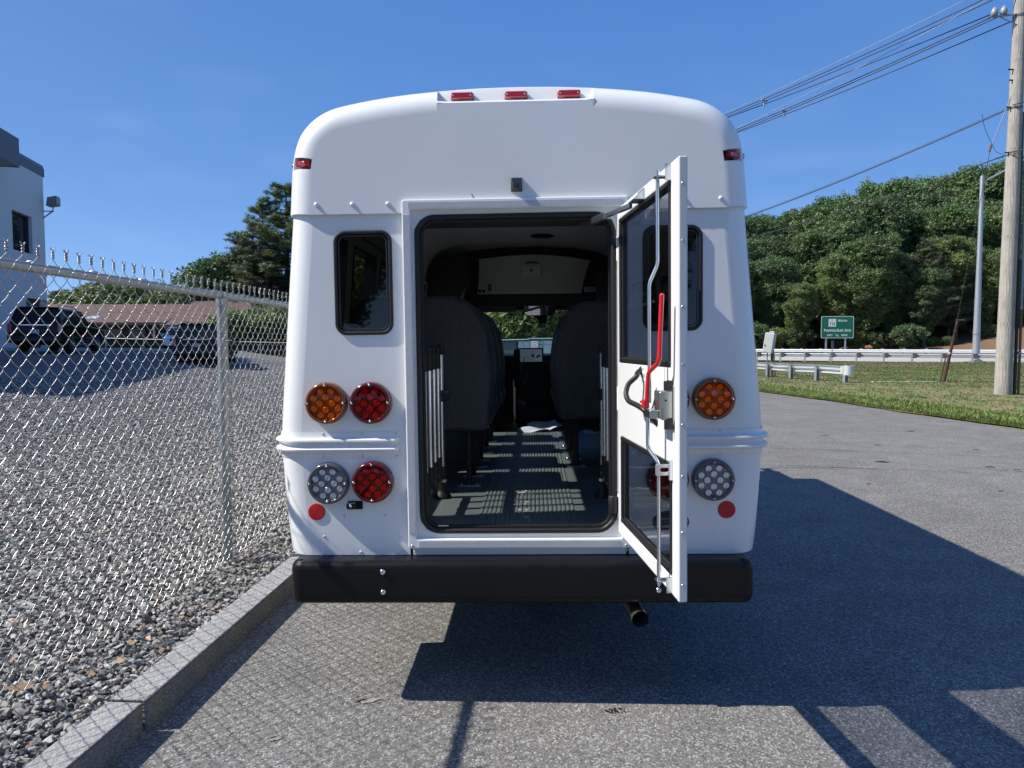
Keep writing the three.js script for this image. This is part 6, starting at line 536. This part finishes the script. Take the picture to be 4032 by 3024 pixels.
{ const S = 0.35; const ex = (p, dx, dy, dz = 0) => p.clone().add(V(dx, dy, dz)); const far = V(P2.x, 0, P2.z);
  const steel = std([0.30, 0.32, 0.35], 0.6, 0.3);
  wire('messenger_wire', V(12.956, 11.412, -20.9), V(-0.4, 9.707, -40), 0.40, 0.009, steel, 'thin pale wire highest of the overhead lines');
  wire('messenger_wire', V(13.588, 11.412, -20.9), V(0.25, 8.604, -40), 0.50, 0.009, steel, 'thin pale wire crossing behind the black power cables');
  const up = ['topmost of the three upper black power cables', 'middle of the three upper black power cables', 'lowest of the three upper black power cables'], lo = ['topmost of the three lower black power cables', 'middle of the three lower black power cables', 'lowest of the three lower black power cables'];
  [[13.45, 11.412, -0.5, 9.862], [13.74, 11.412, -0.45, 9.84], [13.826, 11.059, -0.4, 10.38]].forEach((q, i) => wire('power_cable', V(q[0], q[1], -20.9), V(q[2], q[3], -40), 0.42, 0.016, cableM, up[i]));
  [[13.879, 11.002, 0.2, 9.253], [13.918, 10.945, 0.25, 9.173], [14.372, 10.846, 0.3, 9.513]].forEach((q, i) => wire('power_cable', V(q[0], q[1], -20.9), V(q[2], q[3], -40), 0.45, 0.016, cableM, lo[i]));
  wire('telephone_cable', V(14.386, 8.385, -20.9), V(0.1, 5.27, -40), 0.75, 0.017, cableM, 'twisted telephone cable between the power lines and the lowest cable'); wire('telephone_cable', V(14.386, 8.43, -20.9), V(0.1, 5.31, -40), 0.75, 0.008, std([0.06, 0.06, 0.065], 0.6), 'thin strand lashed to the twisted telephone cable');
  const lowA = V(14.398, 7.088, -20.9), lowB = V(0.1, 5.306, -40); { const P = []; for (let k = 0; k <= 60; k++) { const t = k / 60, p = lowA.clone().lerp(lowB, t); p.y -= 0.8 * 4 * t * (1 - t) + 0.16 * Math.exp(-Math.pow((t - 0.085) / 0.03, 2)); P.push(p); } tag(add('telephone_cable', sweep(P, 0.018, 6), cableM), 'lowest black overhead cable, drooping near the pole', 'cable', 'overhead lines from the right pole'); }
  wire('telephone_cable', V(14.25, 7.07, -20.7), V(16.5, 7.25, -17.5), 0.05, 0.018, cableM, 'black cable leaving the pole toward the right edge at its lower band'); wire('telephone_cable', V(14.3, 8.40, -20.7), V(16.5, 8.8, -17.5), 0.05, 0.018, cableM, 'black cable leaving the pole toward the right edge at its upper band');
  for (const [x, y, z, label] of [[9.30, 10.55, -26.75, 'white cable spacer clamp on the upper power cables'], [9.94, 10.09, -26.5, 'white cable spacer clamp on the lower power cables']]) { const s = grp('cable_spacer', null, x, y, z, 0.6); s.scale.setScalar(0.62); add('frame', join([rod(V(0, -0.28, 0), V(0, 0.42, 0), 0.03, 0.022, 8), rod(V(-0.22, 0.03, 0), V(0.22, 0.03, 0), 0.045, 0.045, 8), rod(V(0, -0.26, 0), V(0.0, -0.08, 0), 0.05, 0.05, 8)]), insM, s); add('clip', join([new THREE.SphereGeometry(0.06, 8, 6).translate(-0.22, 0.03, 0), new THREE.SphereGeometry(0.06, 8, 6).translate(0.22, 0.03, 0), new THREE.SphereGeometry(0.055, 8, 6).translate(0, -0.28, 0)]), insM, s); tag(s, label, 'spacer', 'cable spacers'); }
  // guy wire with strain insulator, down to the rusty pole
  const gA = V(14.33, 8.75, -20.8), gM = V(13.97, 7.3, -21.1), gB = V(13.72, 6.0, -21.9); const gw = grp('guy_wire'); add('strand', rod(gA, gM, 0.014, 0.014, 6), steel, gw); add('insulator', rod(gM.clone().add(V(0.02, 0.1, 0)), gM.clone().add(V(-0.02, -0.1, -0.03)), 0.035, 0.03, 8), std([0.16, 0.08, 0.05], 0.6), gw); add('strand', rod(gM, V(17.48, 2.57, -28.01), 0.008, 0.008, 6), std([0.15, 0.15, 0.16], 0.6), gw); add('tail_wire', tube([V(13.75, 8.3, -21.2), V(13.85, 7.9, -21.2), V(14.0, 7.35, -21.05), V(14.05, 7.15, -20.95), V(14.2, 7.05, -20.85)], 0.007, 5, 20), cableM, gw); tag(gw, 'guy wire with a brown strain insulator hanging off the wooden pole', 'cable'); }
{ const g = grp('rusty_pole', null, 16.96, 0, -28.01); tag(g, 'thin rusty brown pole leaning right on the verge', 'pole'); const rust = std([1, 1, 1], 0.9, 0, { map: tex(128, (u, v) => { const n = fbm(u * 6, v * 10, 4, 2, 811); return [0.035 + 0.045 * n, 0.018 + 0.018 * n, 0.012 + 0.010 * n]; }) }); add('shaft', rod(V(0, -0.2, 0), V(0.52, 2.5, 0.02), 0.065, 0.055, 10), rust, g); add('second_shaft', rod(V(-0.09, -0.1, -0.03), V(0.12, 1.05, -0.02), 0.025, 0.025, 8), rust, g); add('tie_band', rod(V(0.26, 1.2, 0.01), V(0.28, 1.27, 0.01), 0.075, 0.075, 10), galvDull, g); add('tip_strap', box(0.32, 0.03, 0.03, 0.62, 2.55, 0.02).rotateZ(0.0), galvDull, g); }
{ const g = grp('kerb_strip', null, 15.5, 0.10, -28.0); tag(g, 'short pale concrete strip in the grass beside the rusty pole', 'kerb'); add('strip', box(2.6, 0.06, 0.12, 0, 0, 0, 0.01), std([0.55, 0.52, 0.47], 0.9), g); }
// ---------------------------------------------------------------- highway lamp, guardrails, signs
{ const g = grp('lamp_post', null, 40.16, 0.1, -61.6); tag(g, 'tall grey highway lamp post standing by the guardrail', 'lamp post'); const m = std([0.40, 0.42, 0.44], 0.45, 0.6); add('shaft', lathe([[0.30, 0], [0.29, 1.0], [0.20, 9], [0.15, 15.9], [0, 15.95]], 18), m, g); add('base_plate', join([box(1.0, 0.15, 1.0, 0, 0.02, 0), box(0.7, 0.25, 0.7, 0, 0.1, 0)]), std([0.25, 0.26, 0.27], 0.6), g); add('band', rod(V(0, 2.4, 0), V(0, 2.48, 0), 0.31, 0.31, 16), galvDull, g); add('arm', tube([V(0.1, 15.4, 0), V(1.6, 16.2, 0.2), V(4.0, 17.5, 0.5), V(6.5, 18.2, 0.8)], 0.08, 8, 20), m, g); add('lamp_head', new RoundedBoxGeometry(0.9, 0.2, 0.4, 2, 0.08).translate(6.8, 18.2, 0.8), m, g); }
const wBeam = (len, seg = 24, sagf) => { const sec = [[-0.16, 0.0], [-0.15, 0.05], [-0.11, 0.08], [-0.06, 0.08], [-0.03, 0.02], [0, 0.0], [0.03, 0.02], [0.06, 0.08], [0.11, 0.08], [0.15, 0.05], [0.16, 0.0]]; return toCreasedNormals(gridG(seg, sec.length - 1, (i, j) => { const x = len * i / seg; return V(x, sec[j][0] + (sagf ? sagf(x) : 0), sec[j][1]); }), 0.5); };
const railM = std([0.62, 0.65, 0.67], 0.42, 0.75), postM = std([0.30, 0.34, 0.38], 0.55, 0.5);
{ const a = V(9.0, 0, -41.5), e = V(12.99, 0, -27.4), dir = e.clone().sub(a), L = dir.length(); const g = grp('guardrail', null, a.x, 0.02, a.z, Math.atan2(-dir.z, dir.x)); tag(g, 'short galvanised guardrail with a rounded buffer end on the verge', 'guardrail'); add('beam', wBeam(L, 30, x => 0.015 * Math.sin(x * 1.3) + 0.02 * Math.sin(x * 0.5)).rotateX(Math.PI).translate(0, 0.58, 0), railM, g); for (let x = L - 0.1; x > 0; x -= 1.62) { add('post', join([box(0.14, 0.9, 0.012, x, 0.22, 0.14), box(0.14, 0.9, 0.012, x, 0.22, 0.02), box(0.012, 0.9, 0.12, x, 0.22, 0.08)]), postM, g); for (const q of [-0.05, 0, 0.05]) add('bolt', box(0.03, 0.03, 0.03, x + q - 0.2, 0.745, 0.0), galvDull, g); }
  add('end_buffer', (() => { const gg = []; const c = gridG(20, 1, (i, j) => { const t = i / 20 * Math.PI * 1.12; return V(Math.sin(t) * 0.19, j ? 0.20 : -0.17, 0.13 - 0.19 * Math.cos(t) - 0.06); }); gg.push(c); gg.push(gridG(4, 1, (i, j) => V(-0.5 + 0.5 * i / 4, (j ? 0.16 : -0.13) * lerp(1, 1.25, i / 4), lerp(0.01, -0.115, i / 4)))); return join(gg).translate(L + 0.05, 0.56, 0); })(), std([0.70, 0.71, 0.70], 0.5, 0.5), g); }
{ const g = grp('guardrail', null, 0, 0, 0); tag(g, 'long highway guardrail on grey posts with dark offset blocks', 'guardrail'); const t0 = -40, t1 = 70; const p = hw(t0, 0, 0.06); const beam = wBeam(t1 - t0, 60); beam.translate(0, 0.60, 0).scale(1, 1, 1).rotateY(Math.atan2(-hwD.z, hwD.x)).translate(p.x, p.y, p.z); beam.computeVertexNormals(); add('beam', beam, railM, g); const q = hw(t0, 0.30, 0.06); const bm = wBeam(t1 - t0, 60).rotateX(Math.PI).translate(0, 0.60, 0).rotateY(Math.atan2(-hwD.z, hwD.x)).translate(q.x, q.y, q.z); add('beam', bm, railM, g);
  const ry = Math.atan2(-hwD.z, hwD.x), pg = join([box(0.15, 1.0, 0.1, 0, 0.34, -0.02)]), bg = box(0.30, 0.42, 0.14, 0.2, 0.60, 0.1); for (let t = -40; t < 70; t += 2.2) { const c = hw(t, -0.2, 0.06); const m = add('post', pg, postM, g); m.position.copy(c); m.rotation.y = ry; const c2 = hw(t, -0.08, 0.06), k = add('offset_block', bg, std([0.05, 0.055, 0.06], 0.8), g); k.position.copy(c2); k.rotation.y = ry; } }
{ const g = grp('guardrail', null, 0, 0, 0); tag(g, 'pale guardrail on the far side of the highway below the sign', 'guardrail'); const ry = Math.atan2(-hwD.z, hwD.x), p = hw(-45, 12.2, 0.42); add('beam', wBeam(120, 60).scale(1, 1, 1).translate(0, 0.55, 0).rotateY(ry).translate(p.x, p.y, p.z), std([0.74, 0.75, 0.74], 0.5, 0.4), g); const pg = box(0.16, 0.9, 0.16, 0, 0.35, -0.1), cap = box(0.2, 0.14, 0.14, 0, 0.76, -0.05); for (let t = -45; t < 75; t += 2.0) { const m = add('post', pg, std([0.20, 0.15, 0.11], 0.9), g); m.position.copy(hw(t, 12.35, 0.42)); m.rotation.y = ry; const c = add('reflector', cap, std([0.35, 0.28, 0.22], 0.8), g); c.position.copy(hw(t + 0.1, 12.3, 0.40)); c.rotation.y = ry; } }
{ const g = grp('highway_sign', null, 38.1, 0.8, -83.5, -0.10); tag(g, 'green highway exit sign with white lettering on two posts', 'sign'); const w = 3.66, h = 2.56, cy = 2.88; const s = rrect(-w / 2, -h / 2, w / 2, h / 2, 0.16); add('panel', ext(s, 0.05, -0.06).translate(0, cy, 0), std([0.30, 0.32, 0.33], 0.5, 0.4), g);
  const t = canvasTex(1024, 716, (c, W, H) => { c.fillStyle = '#e9efe9'; c.fillRect(0, 0, W, H); c.fillStyle = '#056a4c'; c.beginPath(); const r = 52, m = 13; c.moveTo(m + r, m); c.arcTo(W - m, m, W - m, H - m, r); c.arcTo(W - m, H - m, m, H - m, r); c.arcTo(m, H - m, m, m, r); c.arcTo(m, m, W - m, m, r); c.fill(); c.fillStyle = '#dcdfe2'; c.fillRect(232, 88, 236, 250); c.fillStyle = '#1a1d20'; c.textAlign = 'center'; c.font = 'bold 44px sans-serif'; c.fillText('R.I.', 350, 138); c.font = 'bold 132px sans-serif'; c.save(); c.translate(350, 300); c.scale(0.82, 1.15); c.fillText('114', 0, 0); c.restore(); c.fillStyle = '#e6ece8'; c.textAlign = 'left'; c.font = 'bold 104px sans-serif'; c.fillText('N', 524, 178); c.font = 'bold 82px sans-serif'; c.fillText('ORTH', 600, 178); c.font = 'bold 124px sans-serif'; c.save(); c.translate(84, 502); c.scale(0.98, 1); c.fillText('Pawtucket Ave', 0, 0); c.restore(); c.font = 'bold 84px sans-serif'; c.fillText('EXIT', 190, 648); c.fillText('1', 448, 640); c.fillText('/', 490, 652); c.fillText('4', 512, 668); c.fillText('MILE', 640, 648); });
  t.anisotropy = 8; add('sign_face', uvPlanar(new THREE.ShapeGeometry(s, 8), (x, y) => [x / w + 0.5, y / h + 0.5]).translate(0, cy, 0.002), std([1, 1, 1], 0.45, 0, { map: t }), g); for (const x of [-1.22, 0.95]) add('post', join([box(0.2, 4.0, 0.03, x, 1.1, -0.09), box(0.03, 4.0, 0.18, x, 1.1, -0.18)]), std([0.55, 0.57, 0.58], 0.4, 0.7), g); }
{ const g = grp('marker_post', null, 26.0, 0.05, -57.8); tag(g, 'thin grey delineator post in front of the guardrail', 'post'); add('stake', box(0.06, 1.85, 0.03, 0, 0.9, 0), std([0.28, 0.27, 0.26], 0.7), g); add('reflector', box(0.16, 0.45, 0.03, 0, 1.65, 0.02), std([0.10, 0.11, 0.12], 0.5), g); }
{ const g = grp('control_cabinet', null, 12.05, 0.05, -33.2); tag(g, 'tilted grey electrical cabinet on a post beside the guardrail', 'cabinet'); const cab = std([0.52, 0.54, 0.53], 0.5), c = grp('cabinet_box', g, -0.08, 1.62, 0.1); c.rotation.set(0.05, -0.55, -0.12); add('case', new RoundedBoxGeometry(0.42, 0.92, 0.50, 2, 0.015), cab, c); add('door_sheet', box(0.38, 0.86, 0.012, 0, 0, 0.257, 0.004), cab, c); add('latch', box(0.03, 0.08, 0.03, -0.14, -0.12, 0.27), steelDark, c); add('roof_cap', new RoundedBoxGeometry(0.22, 0.08, 0.24, 2, 0.02).translate(0.05, 0.5, 0), std([0.45, 0.46, 0.45], 0.6), c);
  add('post', join([box(0.10, 2.2, 0.10, 0.12, 0.95, -0.1), box(0.08, 1.1, 0.05, 0.16, 1.5, -0.15)]), std([0.17, 0.13, 0.10], 0.85), g); add('conduit', tube([V(-0.22, -0.1, 0.1), V(-0.2, 0.5, 0.1), V(-0.16, 1.2, 0.1)], 0.03, 8, 14), galvDull, g); add('conduit', tube([V(0.24, -0.1, 0.05), V(0.20, 0.5, 0.05), V(0.14, 1.25, 0.05)], 0.03, 8, 14), galvDull, g); }
// ---------------------------------------------------------------- screened gate ahead of the bus
{ const f = grp('screened_fence', null, 0, 0, -34); tag(f, 'green framed fence with white screens ahead of the bus', 'fence'); const gm = std([0.12, 0.26, 0.24], 0.5), wm = std([0.62, 0.72, 0.70], 0.8); add('mesh_screen', box(2.6, 1.75, 0.01, -1.1, 0.87, 0), std([0.10, 0.16, 0.155], 0.9), f); for (const [x0, x1, y0, y1] of [[0.30, 0.50, 0.4, 1.74], [0.54, 0.80, 0.4, 1.74], [0.82, 1.28, 0.4, 1.75], [1.30, 1.46, 0.4, 1.76], [1.48, 2.9, 0.4, 1.78]]) add('screen_panel', box(x1 - x0, y1 - y0, 0.012, (x0 + x1) / 2, (y0 + y1) / 2, 0), wm, f); for (const x of [-2.4, -1.2, 0.52, 0.81, 1.29, 1.47, 2.9]) add('post', rod(V(x, 0, 0.03), V(x, x > 0.7 ? 1.92 : 1.80, 0.03), 0.024, 0.024, 8), gm, f); add('rail', rod(V(-2.4, 1.76, 0.03), V(0.8, 1.83, 0.03), 0.026, 0.026, 8), std([0.35, 0.5, 0.48], 0.5), f); add('rail', rod(V(0.8, 1.87, 0.03), V(2.9, 1.88, 0.03), 0.026, 0.026, 8), std([0.35, 0.5, 0.48], 0.5), f); add('rail', rod(V(1.28, 1.60, 0.035), V(2.9, 1.68, 0.035), 0.02, 0.02, 8), gm, f);
  const s = grp('private_drive_sign', null, 1.065, 1.58, -33.93); s.name = 'notice_board'; tag(s, 'white notice with red lettering on the fence ahead of the bus', 'sign'); add('board', box(0.34, 0.37, 0.008), std([0.8, 0.8, 0.78], 0.6), s); add('print', new THREE.PlaneGeometry(0.33, 0.36).translate(0, 0, 0.006), std([1, 1, 1], 0.6, 0, { map: canvasTex(256, 280, (c, w, h) => { c.fillStyle = '#f1efe9'; c.fillRect(0, 0, w, h); c.fillStyle = '#b5312a'; c.textAlign = 'center'; c.font = 'bold 54px sans-serif'; c.fillText('PRIVATE', w / 2, 84); c.fillText('DRIVE', w / 2, 164); c.fillText('NO THRU', w / 2, 244); }) }), s); }
console.log('top level', scene.children.length);
renderer.render(scene, camera);
